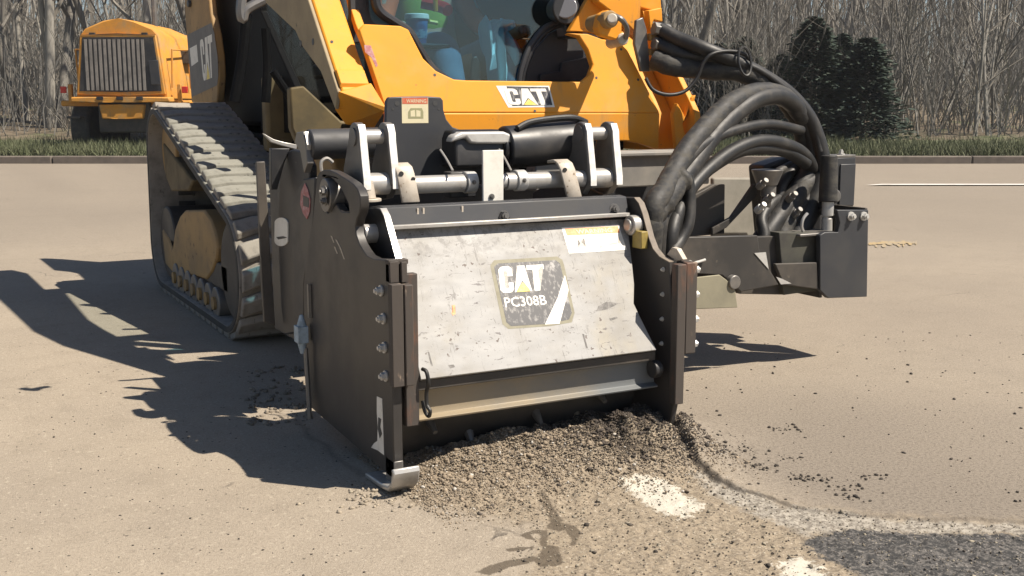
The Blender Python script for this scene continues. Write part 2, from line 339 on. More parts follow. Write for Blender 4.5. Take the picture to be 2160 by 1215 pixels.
wig = vnoise(gu, gv, 9, 1)*.035+vnoise(gu, gv, 30, 2)*.015
milled_poly = [tuple(p) for p in edge] + [(8, edge[-1][1]-2.5), (1.2, -3), (-.2, -1.2), (.1, -.45), (.06, .2), (.06, .9), (1.02, .9)]
def sdist(poly, x, y): i = inpoly(x, y, poly); d = segdist(x, y, poly+[poly[0]]); return np.where(i, d, -d)
sd = sdist(milled_poly, gu, gv)+wig
left_fade = np.clip((gu+gv*.1-.15)/.75, 0, 1)
far_fade = np.clip((gv+.62)/.55, .16, 1)
depth = np.clip(sd/.014+.3, 0, 1)*left_fade*far_fade*.036
def mound(x, y):
    e = np.exp(-((y-.20+.12*x)/.20)**2)*np.exp(-(np.abs(x-.62)/.50)**4)
    f = np.exp(-((y+.05)/.30)**2)*np.exp(-(np.abs(x-.60)/.52)**4)
    g = np.exp(-((y-.10)/.17)**2)*np.exp(-((x-.98)/.20)**2)
    return (.055+.055*np.clip(x, 0, 1))*e+.022*f+.05*g
hz = -depth + mound(gu, gv)*(1+vnoise(gu, gv, 14, 5)*.35)+mound(gu, gv)*vnoise(gu, gv, 40, 6)*.22
rough = np.clip(mask([(845, 1000), (880, 900), (1425, 905), (1437, 945), (1455, 968), (1500, 1000), (1560, 1032), (1640, 1057), (1720, 1072), (1880, 1088), (2200, 1102), (2200, 1400), (1050, 1330), (1120, 1200), (1140, 1110), (860, 1065)], .12), 0, 1)
hz += np.where(near, rough*(vnoise(gu, gv, 45, 8)*.008+vnoise(gu, gv, 80, 9)*.006), 0)
hz += np.where(near, 0, 0)+np.where(np.hypot(gu, gv) < 40, vnoise(gu, gv, .5, 11)*.012*np.clip((np.hypot(gu, gv)-4)/6, 0, 1), 0)
me = bpy.data.meshes.new('road'); nu, nv = len(UX), len(VY)
idx = np.arange(nu*nv).reshape(nv, nu)
quads = np.stack([idx[:-1, :-1], idx[:-1, 1:], idx[1:, 1:], idx[1:, :-1]], -1).reshape(-1, 4)
me.vertices.add(nu*nv); me.vertices.foreach_set('co', np.stack([gu, gv, hz], -1).astype('f4').ravel())
me.loops.add(quads.size); me.loops.foreach_set('vertex_index', quads.astype('i4').ravel())
me.polygons.add(len(quads)); me.polygons.foreach_set('loop_start', np.arange(0, quads.size, 4, dtype='i4')); me.polygons.foreach_set('loop_total', np.full(len(quads), 4, 'i4'))
me.update(); me.polygons.foreach_set('use_smooth', np.ones(len(quads), bool))
def attr(me, k, a): x = me.attributes.new(k, 'FLOAT', 'POINT'); x.data.foreach_set('value', a.astype('f4'))
attr(me, 'rough', rough)
attr(me, 'light', mask([(1440, 975), (1500, 1003), (1640, 1060), (1880, 1092), (2200, 1104), (2200, 1125), (1880, 1120), (1780, 1112), (1700, 1128), (1600, 1085), (1500, 1040)], .07))
attr(me, 'dark', mask([(1690, 1140), (1760, 1116), (1800, 1110), (1880, 1118), (2250, 1126), (2250, 1260), (1840, 1225), (1760, 1185), (1720, 1165)], .05))
damp = np.maximum.reduce([mask(q, sf) for q, sf in (
    ([(1138, 1040), (1150, 1042), (1172, 1080), (1190, 1100), (1180, 1112), (1158, 1108), (1148, 1075)], .022), ([(1150, 1104), (1215, 1108), (1226, 1124), (1216, 1152), (1196, 1158), (1204, 1135), (1192, 1120), (1150, 1118)], .022),
    ([(1092, 1128), (1140, 1116), (1150, 1124), (1122, 1130), (1136, 1142), (1108, 1138)], .016), ([(1138, 1118), (1158, 1120), (1152, 1150), (1186, 1154), (1186, 1190), (1150, 1198), (1128, 1190), (1140, 1160)], .022),
    ([(1000, 1206), (1060, 1182), (1130, 1172), (1140, 1186), (1080, 1196), (1030, 1214)], .022), ([(1066, 1158), (1130, 1150), (1128, 1158), (1072, 1164)], .012))])
pile_damp = mask([(1150, 960), (1180, 905), (1400, 870), (1430, 905), (1445, 955), (1440, 985), (1290, 1005)], .12)*.62
attr(me, 'damp', np.maximum(damp, pile_damp))
attr(me, 'paint', np.maximum(mask([(1284, 1010), (1340, 998), (1418, 1006), (1510, 1070), (1455, 1100), (1390, 1090), (1335, 1058)], .05), mask([(1615, 1178), (1690, 1160), (1735, 1178), (1800, 1230), (1720, 1260), (1640, 1240)], .06))*.70)
se = segdist(gu, gv, [tuple(p) for p in edge]); shade_crack = np.clip(1.5-np.abs(sd-.003)/.0075, 0, 1)*(se < .1)*np.clip((gv+1.1)/.6, .5, 1)  # shade of the cut step painted as a dark band; cracks join below
sline = [pz(*p) for p in ((560, 850), (620, 885), (690, 945), (765, 1005))]
crk = [pz(*p) for p in ((1838, 497), (1900, 503), (2200, 515))]
shade_crack = np.maximum(shade_crack, np.clip(1-segdist(gu+wig*.8, gv+wig*.8, sline)/.02, 0, 1)*.5)
shade_crack = np.maximum(shade_crack, np.clip(1-segdist(gu+wig, gv, crk)/.03, 0, 1)*.8)
rr_ = np.hypot(gu-CAM.x, gv-CAM.y)
worn = 1.1*np.clip((gu-.9+.12*vnoise(gu, gv, 3, 21))/.25, 0, 1)*np.clip(1.25-(rr_-2.9)/2.2, .35, 1)*np.clip(1-sd/.02, 0, 1)
worn = np.clip(np.maximum(worn, np.clip((rr_-6)/6, 0, 1)*.72)+.25*vnoise(gu, gv, 1.7, 22)*(rr_ < 60), 0, 1)
attr(me, 'worn', worn); attr(me, 'shade_crack', shade_crack); me.materials.append(GND)
road = bpy.data.objects.new('road', me); COL.objects.link(road); tag(road, 'sunlit worn tan asphalt with a milled edge, dark patch and flaking white paint', None, None, 'structure')
def hground(x, y):
    i = int(np.clip(np.searchsorted(UX, x), 1, nu-1)); j = int(np.clip(np.searchsorted(VY, y), 1, nv-1)); return float(hz[j*nu+i])

# kerb, verge and woodland floor on the far side of the road
def strip(name, pts_a, pts_b, mat, kind='structure'):
    n = len(pts_a); v = [tuple(p) for p in pts_a+pts_b]; f = [(i, i+1, n+i+1, n+i) for i in range(n-1)]
    o = M().add(v, f).obj(name, mat); o['kind'] = kind; return o
xs = list(np.linspace(-60, 60, 41))
kb = M()
for a, b in zip(xs[:-1], xs[1:]):
    q = [bg(a+.01, 21.9, -.05), bg(b-.01, 21.9, -.05), bg(b-.01, 22.08, -.05), bg(a+.01, 22.08, -.05)]
    kb.slab([Vector(p) for p in q], Vector((0, 0, .20)))
o = kb.obj('kerb', KRB, bev=.02); o['kind'] = 'structure'; o['label'] = 'low concrete kerb between the road and the grass verge'
strip('verge', [bg(x, 22.08, .135) for x in xs], [bg(x, 27, .30) for x in xs], GRS)
# road line along the kerb
strip('road_line', [bg(x, 15.9, .018) for x in np.linspace(5.05, 9, 12)], [bg(x+.3, 16.12, .018) for x in np.linspace(5.05, 9, 12)], pmat('road_paint', (.62, .6, .56), (.3, .27, .22), 6, .5, .7, .8))
rows = [(27, .30), (34, .9), (45, 1.5), (65, 2.2), (95, 2.6), (180, 3.0)]
fv = []; ff = []
xw = list(np.linspace(-150, 150, 61))
for d, z in rows:
    for x in xw: p = bg(x, d, z+(.25*noise.noise(Vector((x*.15, d*.15, 3))) if d > 27 else 0)); fv.append(tuple(p))
n = len(xw)
for j in range(len(rows)-1):
    for i in range(n-1): ff.append((j*n+i, j*n+i+1, (j+1)*n+i+1, (j+1)*n+i))
o = M().add(fv, ff).obj('woodland_floor', LIT); o['kind'] = 'structure'
def floor_z(d): return float(np.interp(d, [r[0] for r in rows], [r[1] for r in rows]))

# ------------------------------------------------------------------ cold planer
PL = thing('cold_planer', 'black cold planer with a bright worn steel hood grinding the road', 'planer', (.5, .5, 0))
def hexbolt(r, h):
    m = M().cyl((0, 0, 0), (0, 0, h*.28), r*1.45, 14).cyl((0, 0, h*.28), (0, 0, h), r, 6); m.cyl((0, 0, h), (0, 0, h*1.35), r*.55, 10); return m.mesh('bolt')
BOLT = hexbolt(.0095, .014); BOLT.materials.append(ZIN); BOLTB = hexbolt(.012, .016); BOLTB.materials.append(STD)
def bolt(p, d, parent, me=BOLT, s=1.):
    o = link('bolt', me, None, parent); o.matrix_basis = Matrix.LocRotScale(Vector(p), Vector(d).to_track_quat('Z', 'Y'), (s, s, s)); return o

# left side plate with its slotted eye
lp = [(832, 1012), (829, 900), (826, 700), (820, 548), (787, 546), (774, 539.5), (765, 527), (757, 513), (751, 495), (749, 477), (752, 462), (757, 451), (760, 432), (759, 414), (754, 399), (744, 387), (728, 376), (710, 365), (695, 358), (682, 358), (673, 364), (668, 374),
      (664, 420), (659, 470), (645, 536), (640, 612), (642, 700), (648, 780), (657, 860)]
eye = [(690, 371), (700, 376), (712, 388), (722, 402), (735, 430), (737, 448), (720, 446), (708, 430), (700, 442), (692, 450), (683, 446), (678, 425), (676, 400), (680, 380)]
side = M().prism([[pu(*p, 0) for p in lp], [pu(*p, 0) for p in eye]], 'u', 0, .03).obj('side_plate', PLA, PL, .003)
pc = pu(690, 412, -.005)
M().cyl((-.014, *pc), (.06, *pc), .056, 28).cyl((-.02, *pc), (.0, *pc), .03, 20).obj('pivot_disc', STD, PL, .003)
bolt((-.02, *pu(688, 404, -.02)), (-1, 0, 0), PL, BOLTB, 1.1); bolt((-.02, *pu(687, 424, -.02)), (-1, 0, 0), PL, BOLTB, .9)
# plate behind the eye
M().prism([pu(*p, .034) for p in ((690, 368), (745, 384), (748, 446), (676, 452), (676, 372))], 'u', .036, .05).obj('eye_backing', BLK, PL)
for p in ((805, 613), (810, 672), (812, 733), (815, 793)): bolt((-.0005, *pu(*p, 0)), (-1, 0, 0), PL, BOLT, 1.25)
# wear bars
M().box(-.008, .028, -.034, -.004, .333, .637).box(-.006, .03, -.004, .0, .34, .63).obj('wear_bar', RUS, PL, .003)
M().box(.031, .058, -.038, -.003, .333, .634).obj('wear_bar', RUS, PL, .003)
M().box(.045, .088, -.002, .03, .198, .66).obj('guide_bar', RUS, PL, .003)
M().box(.0, .028, -.004, .03, .637, .70).box(.034, .052, -.01, .03, .637, .698).box(-.002, .06, .0, .03, .69, .704).obj('bar_bracket', RUS, PL, .002)
# torn sticker on the lower corner of the side plate
stk = [(795, 836), (806, 841), (808, 900), (810, 960), (797, 950), (783, 944), (789, 935), (796, 930), (797, 900), (795, 870)]
M().prism([pu(*p, -.0008) for p in stk], 'u', -.0012, -.0003).obj('torn_sticker', WHT, PL)
M().prism([pu(*p, -.0016) for p in ((798, 880), (804, 884), (802, 900), (806, 915), (801, 925), (797, 905))], 'u', -.002, -.0014).obj('sticker_print', INK, PL)
for a, b in (((697, 497), (703, 512)), ((707, 505), (716, 522)), ((715, 520), (725, 547)), ((704, 520), (710, 535))):
    q = [pu(*a, -.001), pu(a[0]+3, a[1]+1, -.001), pu(b[0]+2, b[1], -.001), pu(*b, -.001)]; M().prism(q, 'u', -.0008, -.0002).obj('paint_scrape', TAN, PL)
# skid shoe under the front corner
M().sheet([(.16, .004), (.10, .008), (.04, .010), (-.03, .018), (-.065, .045), (-.078, .085), (-.072, .10)], -.03, .055, .016).obj('skid_shoe', STE, PL, .005)
M().box(.0, .03, -.01, .06, .02, .10).obj('shoe_lug', STD, PL, .003)
# depth gauge on the rear edge
g = pu(637, 705, -.03)
M().box(-.05, -.012, g[0]-.02, g[0]+.03, g[1]-.03, g[1]+.03).cyl((-.03, g[0], g[1]+.03), (-.03, g[0], g[1]+.07), .018, 10, .006).cyl((-.03, g[0], g[1]-.03), (-.03, g[0], g[1]-.07), .018, 10, .008).obj('depth_gauge', BLU, PL, .002)
M().cyl((-.02, g[0]-.005, g[1]-.05), (-.02, g[0]-.03, .05), .009, 8).box(-.012, -.002, g[0]-.03, g[0]-.015, g[1]+.06, g[1]+.18).obj('gauge_rod', STD, PL)

# hood: bent plate, worn to bright steel
HP = [(.2615, .768), (.010, .334)]
H0, H1 = .094, .972
def hood_at(u, t, off):   # t = height on the hood, off = distance proud of it
    for (v0, z0), (v1, z1) in zip(HP[:-1], HP[1:]):
        if z1 <= t <= z0:
            k = (t-z0)/(z1-z0); d = Vector((v1-v0, z1-z0)).normalized(); nn = Vector((d.y, -d.x)); 
            if nn.x > 0: nn = -nn
            return Vector((u, v0+(v1-v0)*k+nn.x*off, t+nn.y*off))
def hood_px(px, py):      # where a sight line meets the hood
    best = None
    for (v0, z0), (v1, z1) in zip(HP[:-1], HP[1:]):
        d = Vector((0, v1-v0, z1-z0)); nn = Vector((0, d.z, -d.y)).normalized(); p = pp(px, py, Vector((0, v0, z0)), nn)
        if z1-.001 <= p.z <= z0+.001: best = (p.x, min(max(p.z, z1), z0))
    return best
def hood_decal(name, uz, mat, off, th=.0006, sub=.012, parent=None):   # polygon given as (u, height) laid onto the hood, split along the height so that it bends with it
    bm = bmesh.new(); f = bm.faces.new([bm.verts.new((u, 0, z)) for u, z in uz])
    for z in [q[1] for q in HP[1:-1]]:
        bmesh.ops.bisect_plane(bm, geom=bm.verts[:]+bm.edges[:]+bm.faces[:], plane_co=(0, 0, z), plane_no=(0, 0, 1), dist=1e-5)
    bmesh.ops.triangulate(bm, faces=[f for f in bm.faces if len(f.verts) > 4])
    for v in bm.verts: v.co = hood_at(v.co.x, v.co.z, off)
    me = bpy.data.meshes.new(name); bm.normal_update(); bm.to_mesh(me); bm.free()
    return link(name, me, mat, parent or PL)
HN = Vector((0, -(HP[0][1]-HP[1][1]), HP[0][0]-HP[1][0])).normalized()
hpix = [(1318, 462), (1325, 484), (1334, 560), (1338, 600), (1337, 640), (1352, 672), (1385, 738), (888, 801), (868, 710), (845, 600), (818, 482)]
hood = M().slab([pp(*p, Vector((0, HP[1][0], HP[1][1])), HN) for p in hpix], HN*-.012).obj('hood', HOOD, PL, .002)
def hd(name, pix, mat, off, parent=None): return hood_decal(name, [hood_px(*p) for p in pix], mat, off, parent=parent)
# CAT lettering as polygons in a 0..1 box (C, A, T) used for every badge
def letters():
    C_ = [(.30, .80), (.20, 1.), (.0+.06, .98), (0, .88), (0, .12), (.06, .02), (.20, 0), (.26, .02), (.30, .12), (.30, .36), (.2, .36), (.2, .2), (.17, .16), (.13, .16), (.11, .2), (.11, .8), (.13, .84), (.17, .84), (.2, .8), (.2, .64), (.30, .64)]
    C_ = [(.0, .12), (.05, .02), (.10, 0), (.20, 0), (.25, .02), (.30, .12), (.30, .38), (.19, .38), (.19, .2), (.17, .17), (.13, .17), (.11, .2), (.11, .8), (.13, .83), (.17, .83), (.19, .8), (.19, .62), (.30, .62), (.30, .88), (.25, .98), (.20, 1), (.10, 1), (.05, .98), (0, .88)]
    A1 = [(.31, 0), (.42, 1), (.58, 1), (.69, 0), (.66, 0), (.505, .42), (.495, .42), (.34, 0)]
    T_ = [(.62, 1), (1., 1), (1., .82), (.87, .82), (.87, 0), (.745, 0), (.745, .82), (.62, .82)]
    TR = [(.35, .0), (.50, .36), (.65, .0)]
    return C_, A1, T_, TR
LET = letters()
dq = [(1034, 560), (1042, 549), (1175, 541), (1186, 548), (1190, 560), (1212, 660), (1206, 680), (1160, 688), (1072, 694), (1060, 684)]
gl = hd('badge', dq, GLUE, .0004)
hd('badge_face', [(1042, 563), (1050, 556), (1172, 549), (1181, 556), (1206, 660), (1200, 674), (1158, 683), (1078, 688), (1068, 680)], DCL, .0009, gl)
def badge_map(x, y, q): # bilinear in picture corners: bl, br, tr, tl
    bl, br, tr, tl = q; b = (bl[0]+(br[0]-bl[0])*x, bl[1]+(br[1]-bl[1])*x); t = (tl[0]+(tr[0]-tl[0])*x, tl[1]+(tr[1]-tl[1])*x)
    return (b[0]+(t[0]-b[0])*y, b[1]+(t[1]-b[1])*y)
Q = [(1056, 619), (1152, 612), (1146, 558), (1050, 563)]
for L, nm in zip(LET, ('letter', 'letter', 'letter', 'yellow_triangle')):
    hd(nm, [badge_map(x, y, Q) for x, y in L], YLS if nm == 'yellow_triangle' else WHT, .0018 if nm == 'yellow_triangle' else .0014, gl)
hd('badge_stripe', [(1191, 580), (1199, 612), (1180, 683), (1149, 685), (1176, 628)], WHT, .0014, gl)
# model number: text outline laid on the hood
def text_polys(txt, size=1.):
    c = bpy.data.curves.new('t', 'FONT'); c.body = txt; c.size = size; c.offset = .012; c.resolution_u = 2; o = bpy.data.objects.new('t', c); COL.objects.link(o)
    bpy.context.view_layer.update(); me = bpy.data.meshes.new_from_object(o.evaluated_get(bpy.context.evaluated_depsgraph_get())); bpy.data.objects.remove(o); return me
def text_on(name, txt, q, mat, fn, parent, flipfix=True):
    me = text_polys(txt); xs_ = [v.co.x for v in me.vertices]; ys_ = [v.co.y for v in me.vertices]; x0, x1, y0, y1 = min(xs_), max(xs_), min(ys_), max(ys_)
    for v in me.vertices: v.co = fn(*badge_map((v.co.x-x0)/(x1-x0), (v.co.y-y0)/(y1-y0), q))
    return link(name, me, mat, parent)
text_on('model_number', 'PC308B', [(1066, 649), (1154, 643), (1150, 622), (1062, 628)], WHT, lambda x, y: hood_at(*hood_px(x, y), .0014), gl)
# warning sticker, top right of the hood
ws = hd('warning_sticker', [(1184, 480), (1304, 474), (1322, 527), (1200, 535)], WHT, .0008)
hd('sticker_header', [(1191, 483), (1303, 477), (1307, 491), (1196, 497)], ORG, .0012, ws)
text_on('sticker_word', 'WARNING', [(1217, 494), (1292, 490), (1289, 481), (1214, 485)], CRM, lambda x, y: hood_at(*hood_px(x, y), .0016), ws)
for q in ([(1218, 505), (1232, 502), (1226, 511), (1236, 521), (1226, 520), (1222, 525), (1218, 522), (1224, 513)], [(1264, 520), (1268, 517), (1271, 521), (1267, 524)], [(1284, 514), (1302, 511), (1302, 514), (1285, 517)], [(1304, 500), (1309, 512), (1305, 516), (1302, 508)]):
    hd('sticker_symbol', q, STD, .0012, ws)
SCF = pmat('dark_scuff', (.09, .085, .08), (.2, .19, .18), 60, .4, .65, .6)
hd('orange_mark', [(953, 644), (960, 643), (959, 650), (961, 662), (955, 666), (952, 660), (956, 652)], ORG, .0006)
for q in ([(1262, 646), (1280, 636), (1305, 640), (1290, 648), (1275, 654), (1258, 656)], [(902, 742), (905, 742), (913, 772), (909, 770)], [(1228, 704), (1232, 705), (1240, 735), (1236, 733)], [(945, 770), (957, 769), (960, 774), (950, 777)], [(1285, 672), (1300, 668), (1303, 671), (1288, 677)]):
    hd('scuff', q, SCF, .0005)
# lip under the hood, then the inner shield
M().box(H0+.004, H1-.002, .028, .05, .296, .327).obj('hood_lip', BLKD, PL, .002)
M().sheet([(.066, .300), (.070, .225), (.064, .205), (.040, .196)], .095, .99, .008).obj('lower_shield', SHD, PL, .002)
M().cyl((.955, .03, .265), (.985, .03, .265), .03, 16).obj('shield_pivot', BLK, PL, .003)
dr = M().cyl((.10, .36, .19), (.98, .36, .19), .20, 40)
dr.obj('cutting_drum', BLKD, PL)
for k in range(46):
    a = k*2.4; u = .12+.84*k/45; c, s_ = math.cos(a), math.sin(a)
    M().cyl((u, .36+c*.19, .19+s_*.19), (u, .36+c*.245-s_*.02, .19+s_*.245+c*.02), .018, 8, .008).obj('cutting_tooth', STD, PL)
# black hose loop by the left guide bar
M().tube([(.10, .0, .37), (.104, -.02, .365), (.108, -.025, .33), (.108, -.01, .30), (.108, -.012, .262), (.112, -.025, .245), (.114, -.01, .225), (.106, .0, .24), (.104, .01, .27)], .006, 8).obj('hose_loop', RUB, PL)

# beam over the hood
M().prism([(.245, .775), (.30, .765), (.42, .78), (.46, .815), (.30, .835), (.262, .832)], 'u', .088, 1.0).obj('top_beam', DGR, PL, .004)
M().box(.09, .99, .224, .252, .765, .778).obj('beam_strip', STE, PL, .002)
for p, me_ in (((1063, 456), BOLTB), ((1296, 441), BOLTB)):
    q = pv(*p, .25); bolt((q[0], .2535, q[1]), (0, -1, .1), PL, me_, 1.1)
M().prism([pv(*p, .245) for p in ((1052, 458), (1058, 447), (1068, 447), (1075, 458), (1071, 466), (1066, 474), (1060, 474))], 'v', .242, .25).obj('bolt_pad', BLK, PL)
# scratches on the beam lip
for x in (890, 972, 878):
    q = pv(x, 447, .262); M().box(q[0], q[0]+.006, .2545, .2605, .79, .826).obj('paint_scrape', TAN, PL)
# left hood end plate in the notch, with the bearing pin
ep = [(800, 441), (792, 438), (772, 440), (758, 470), (752, 510), (760, 535), (790, 548), (818, 552), (840, 605), (848, 596), (832, 540), (818, 490), (808, 455)]
M().prism([pu(*p, .072) for p in ep], 'u', .072, .090).obj('end_plate', BLK, PL, .003)
M().sheet([pu(*p, .07) for p in ((801, 441), (809, 457), (818, 490), (832, 541), (848, 597))][::1], .070, .092, .004).obj('end_plate_rim', STE, PL, .001)
q = pu(790, 492, .07); M().cyl((.03, *q), (.075, *q), .030, 20).cyl((.015, *q), (.03, *q), .022, 20).obj('bearing_pin', STE, PL, .003)

# right side plate, rim, wear bars
rp = [(1283, 415), (1338, 416), (1348, 428), (1356, 450), (1369, 500), (1378, 524), (1391, 540), (1412, 552), (1415, 640), (1418, 735), (1425, 830), (1413, 897)]
RU = 1.012
rpl = [pu(*p, RU) for p in rp]; rear = [(1.0, .10), (1.05, .5), (.95, .80), (.72, .88)]
M().prism(rpl+rear, 'u', RU, RU+.020).obj('side_plate', PLA, PL, .004)
M().sheet([(p[0]-.001, p[1]) for p in rpl[1:8]], RU-.002, RU+.022, -.004).obj('plate_rim', pmat('dusty_rim', (.20, .165, .13), (.13, .11, .09), 20, .4, .7, .7), PL, .001)
M().box(RU-.006, RU+.03, -.038, -.004, .15, .627).obj('guide_bar', RUS, PL, .003)
M().box(RU+.036, RU+.082, -.03, .03, .318, .63).obj('wear_bar', RUS, PL, .004)
M().prism([pu(*p, RU) for p in ((1391, 538), (1402, 522), (1412, 526), (1425, 549), (1412, 552))], 'u', RU+.03, RU+.05).obj('bar_bracket', TAN, PL, .002)
for zz in (.60, .515, .43, .345): bolt((RU+.0825, -.005, zz), (1, 0, 0), PL, BOLT, 1.35)
for zz in (.60, .515, .43, .345): bolt((RU-.0005, .05, zz), (-1, 0, 0), PL, BOLT, .6)
q = pu(1332, 475, .985); M().cyl((.975, *q), (1.012, *q), .035, 20).cyl((.965, *q), (.976, *q), .022, 16).obj('bearing_pin', STE, PL, .003)
q = pu(1353, 505, RU-.012); M().box(RU-.03, RU-.002, q[0]-.025, q[0]+.03, q[1]-.03, q[1]+.03).obj('brass_block', pmat('brass_block', (.32, .24, .06), (.2, .15, .05), 20, .4, .7, .5), PL, .003)

# coupler lugs with pins
def lug(u0, u1, v, zt, zb, name='lug_plate', m=STD):
    pts = arc(v-.005, zt-.045, .045, 170, -10, 10)
    pts = [(v-.05, zt-.06)]+[(v-.005+.045*math.cos(R(a)), zt-.045+.045*math.sin(R(a))) for a in range(170, -1, -17)]+[(v+.10, zb+.06), (v+.105, zb), (v+.05, zb-.045), (v-.02, zb-.035), (v-.078, zb+.02)]
    o = M().prism(pts, 'u', u0, u1).obj(name, m, PL, .004)
    rim = M().sheet([(v-.080, zb+.0), (v-.0785, zb+.03), (v-.052, zt-.06), (v-.050, zt-.035), (v-.035, zt-.008)], u0+.003, u1-.003, -.004).obj('worn_edge', EDG, o)
    return o
LV = .48
lug(.075, .105, LV, 1.092, .878); lug(.175, .205, LV, 1.092, .878); lug(.935, .965, LV, 1.088, .862); lug(1.045, 1.077, LV, 1.088, .862)
for a, b in ((.105, .175), (.965, 1.045)):
    M().cyl((a, LV, 1.045), (b, LV, 1.045), .024, 20).obj('lug_pin', STE, PL); M().cyl((a-.035, LV-.005, 1.045), (a-.03, LV-.005, 1.045), .03, 20).obj('pin_cap', STD, PL)
TZ = .893
M().cyl((.1, LV-.03, TZ), (.18, LV-.03, TZ), .036, 28).obj('pivot_tube', STE, PL)
for a, b, r in ((.2, .455, .030), (.62, .94, .030), (.965, 1.05, .036)): M().cyl((a, LV-.03, TZ-.008), (b, LV-.03, TZ-.008), r, 28).obj('pivot_tube', STE, PL)
for a, b in ((.455, .505), (.585, .62)): M().cyl((a, LV-.03, TZ-.006), (b, LV-.03, TZ-.006), .024, 24).obj('tube_end', ZIN, PL, .003)
for u in (.46, .655): M().cyl((u, LV-.03, TZ-.006), (u+.04, LV-.03, TZ-.006), .037, 28).obj('collar', ZIN, PL, .003); bolt((u+.02, LV-.0665, TZ-.004), (0, -1, 0), PL, BOLTB, .45)
def strap(pix, v0, v1, name, mat, w):   # bent flat bar from over the tube down onto the beam
    (x0, y0), (x1, y1) = pix; a = p3(x0, y0, v0); b = p3(x1, y1, v1); sh = (b.x-a.x)
    prof = [(v0+.075, a.z+.004), (v0+.03, a.z+.010), (v0, a.z), (v0-.012, a.z-.02), (v1, b.z)]
    n = len(prof); m = M(); vs_ = []
    for k, (vv, zz) in enumerate(prof):
        t = 0 if k < 3 else (a.z-zz)/(a.z-b.z); x = a.x+sh*t
        vs_ += [Vector((x, vv, zz)), Vector((x+w, vv, zz))]
    f = [(2*i, 2*i+1, 2*i+3, 2*i+2) for i in range(n-1)]; m.add(vs_, f); o = m.obj(name, mat, PL, 0, 60)
    s_ = o.modifiers.new('t', 'SOLIDIFY'); s_.thickness = .010; s_.offset = 0; b_ = o.modifiers.new('b', 'BEVEL'); b_.width = .002; b_.segments = 1; return o
strap(((832, 354), (848, 428)), LV-.07, LV-.10, 'bent_strap', TAN, .062)
strap(((1176, 346), (1196, 418)), LV-.07, LV-.10, 'bent_strap', TAN, .06)
for p in ((846, 366), (871, 378), (1191, 358)):
    a = p3(*p, LV-.088); M().cyl(a, a+Vector((0, -.004, -.001)), .008, 12).obj('strap_hole', INK, PL)
a = p3(1016, 317, LV-.09); b = p3(1056, 424, LV-.10)
M().box(a.x, a.x+.078, LV-.10, LV-.09, b.z, a.z).obj('white_latch_bar', WHT, PL, .002)
q = p3(1037, 415, LV-.101); bolt(q, (0, -1, 0), PL, BOLTB, .6)
q = p3(983, 400, LV-.02); M().box(q.x-.05, q.x+.05, LV-.0, LV+.06, q.z-.03, q.z+.06).obj('latch_block', BLK, PL, .006)
# mounting plate with manual sticker
mp = [(815, 214), (820, 205), (850, 203.5), (900, 203), (930, 205), (935, 212), (936, 232), (942, 252), (955, 268), (980, 277), (1080, 280), (1080, 385), (817, 385), (812, 300)]
MV = .70
mpl = M().prism([pv(*p, MV) for p in mp], 'v', MV, MV+.02).obj('mount_plate', DGR, PL, .004)
for p, r in (((838, 218), .009), ((918, 218), .009), ((829, 230), .004), ((926, 230), .004), ((832, 308), .004), ((930, 350), .006), ((930, 313), .006)):
    q = pv(*p, MV-.001); M().cyl((q[0], MV-.001, q[1]), (q[0], MV+.004, q[1]), r, 14).obj('plate_hole', INK, PL)
def vquad(name, x0, y0, x1, y1, mat, off, v=MV, par=None):
    a = pv(x0, y1, v-off); b = pv(x1, y0, v-off); return M().box(a[0], b[0], v-off-.0002, v-off+.0003, a[1], b[1]).obj(name, mat, par or PL)
sk = vquad('manual_sticker', 848, 206, 903, 260, CRM, .0008); vquad('sticker_header', 848.5, 206, 902, 219, REDS, .0014, par=sk)
text_on('sticker_word', 'WARNING', [(857, 217), (899, 217), (899, 209), (857, 209)], CRM, lambda x, y: p3(x, y, MV-.0019), sk)
M().prism([pv(*p, MV-.0012) for p in ((861, 250), (861, 236), (866, 228), (890, 228), (893, 236), (893, 250))], 'v', MV-.0015, MV-.0009).obj('book_symbol', OLV, sk)
M().prism([pv(*p, MV-.0018) for p in ((866, 246), (866, 234), (875, 232), (876, 246))], 'v', MV-.002, MV-.0016).obj('book_page', CRM, sk)
M().prism([pv(*p, MV-.0018) for p in ((878, 246), (878, 232), (887, 234), (887, 246))], 'v', MV-.002, MV-.0016).obj('book_page', CRM, sk)
# rounded white capped housing and side-shift cylinders
a = p3(945, 292, .62); b = p3(1075, 292, .62)
hv = [(.56, a.z-.10), (.56, a.z-.01), (.575, a.z+.018), (.60, a.z+.03), (.655, a.z+.03), (.68, a.z), (.68, a.z-.10)]
M().prism(hv, 'u', a.x, b.x-.05).obj('valve_housing', BLK, PL, .01, seg=3)
cp = [(944, 300), (950, 286), (966, 278), (1055, 277), (1072, 284), (1080, 294), (1075, 303), (1000, 303), (985, 302), (976, 290)]
M().prism([pv(*p, .575) for p in cp], 'v', .545, .60).obj('housing_cap', ZIN, PL, .008, seg=3)
a = p3(1062, 312, .60); b = p3(1215, 298, .60)
M().cyl((a.x, .60, a.z), (b.x, .60, b.z), .078, 32).cyl((a.x-.02, .60, a.z), (a.x, .60, a.z), .06, 28).obj('shift_cylinder', BLK, PL, .006)
M().tube([(a.x+.03, .55, a.z+.07), (a.x+.1, .56, a.z+.094), (b.x-.05, .56, b.z+.088), (b.x+.03, .58, b.z+.07)], .012, 10).obj('cylinder_pipe', RUB, PL)
a = p3(650, 305, .72); b = p3(800, 300, .72)
M().cyl((a.x, .72, a.z), (b.x, .72, b.z), .052, 28).obj('shift_cylinder', DGR, PL, .006)
LU = p3(648, 305, .72).x
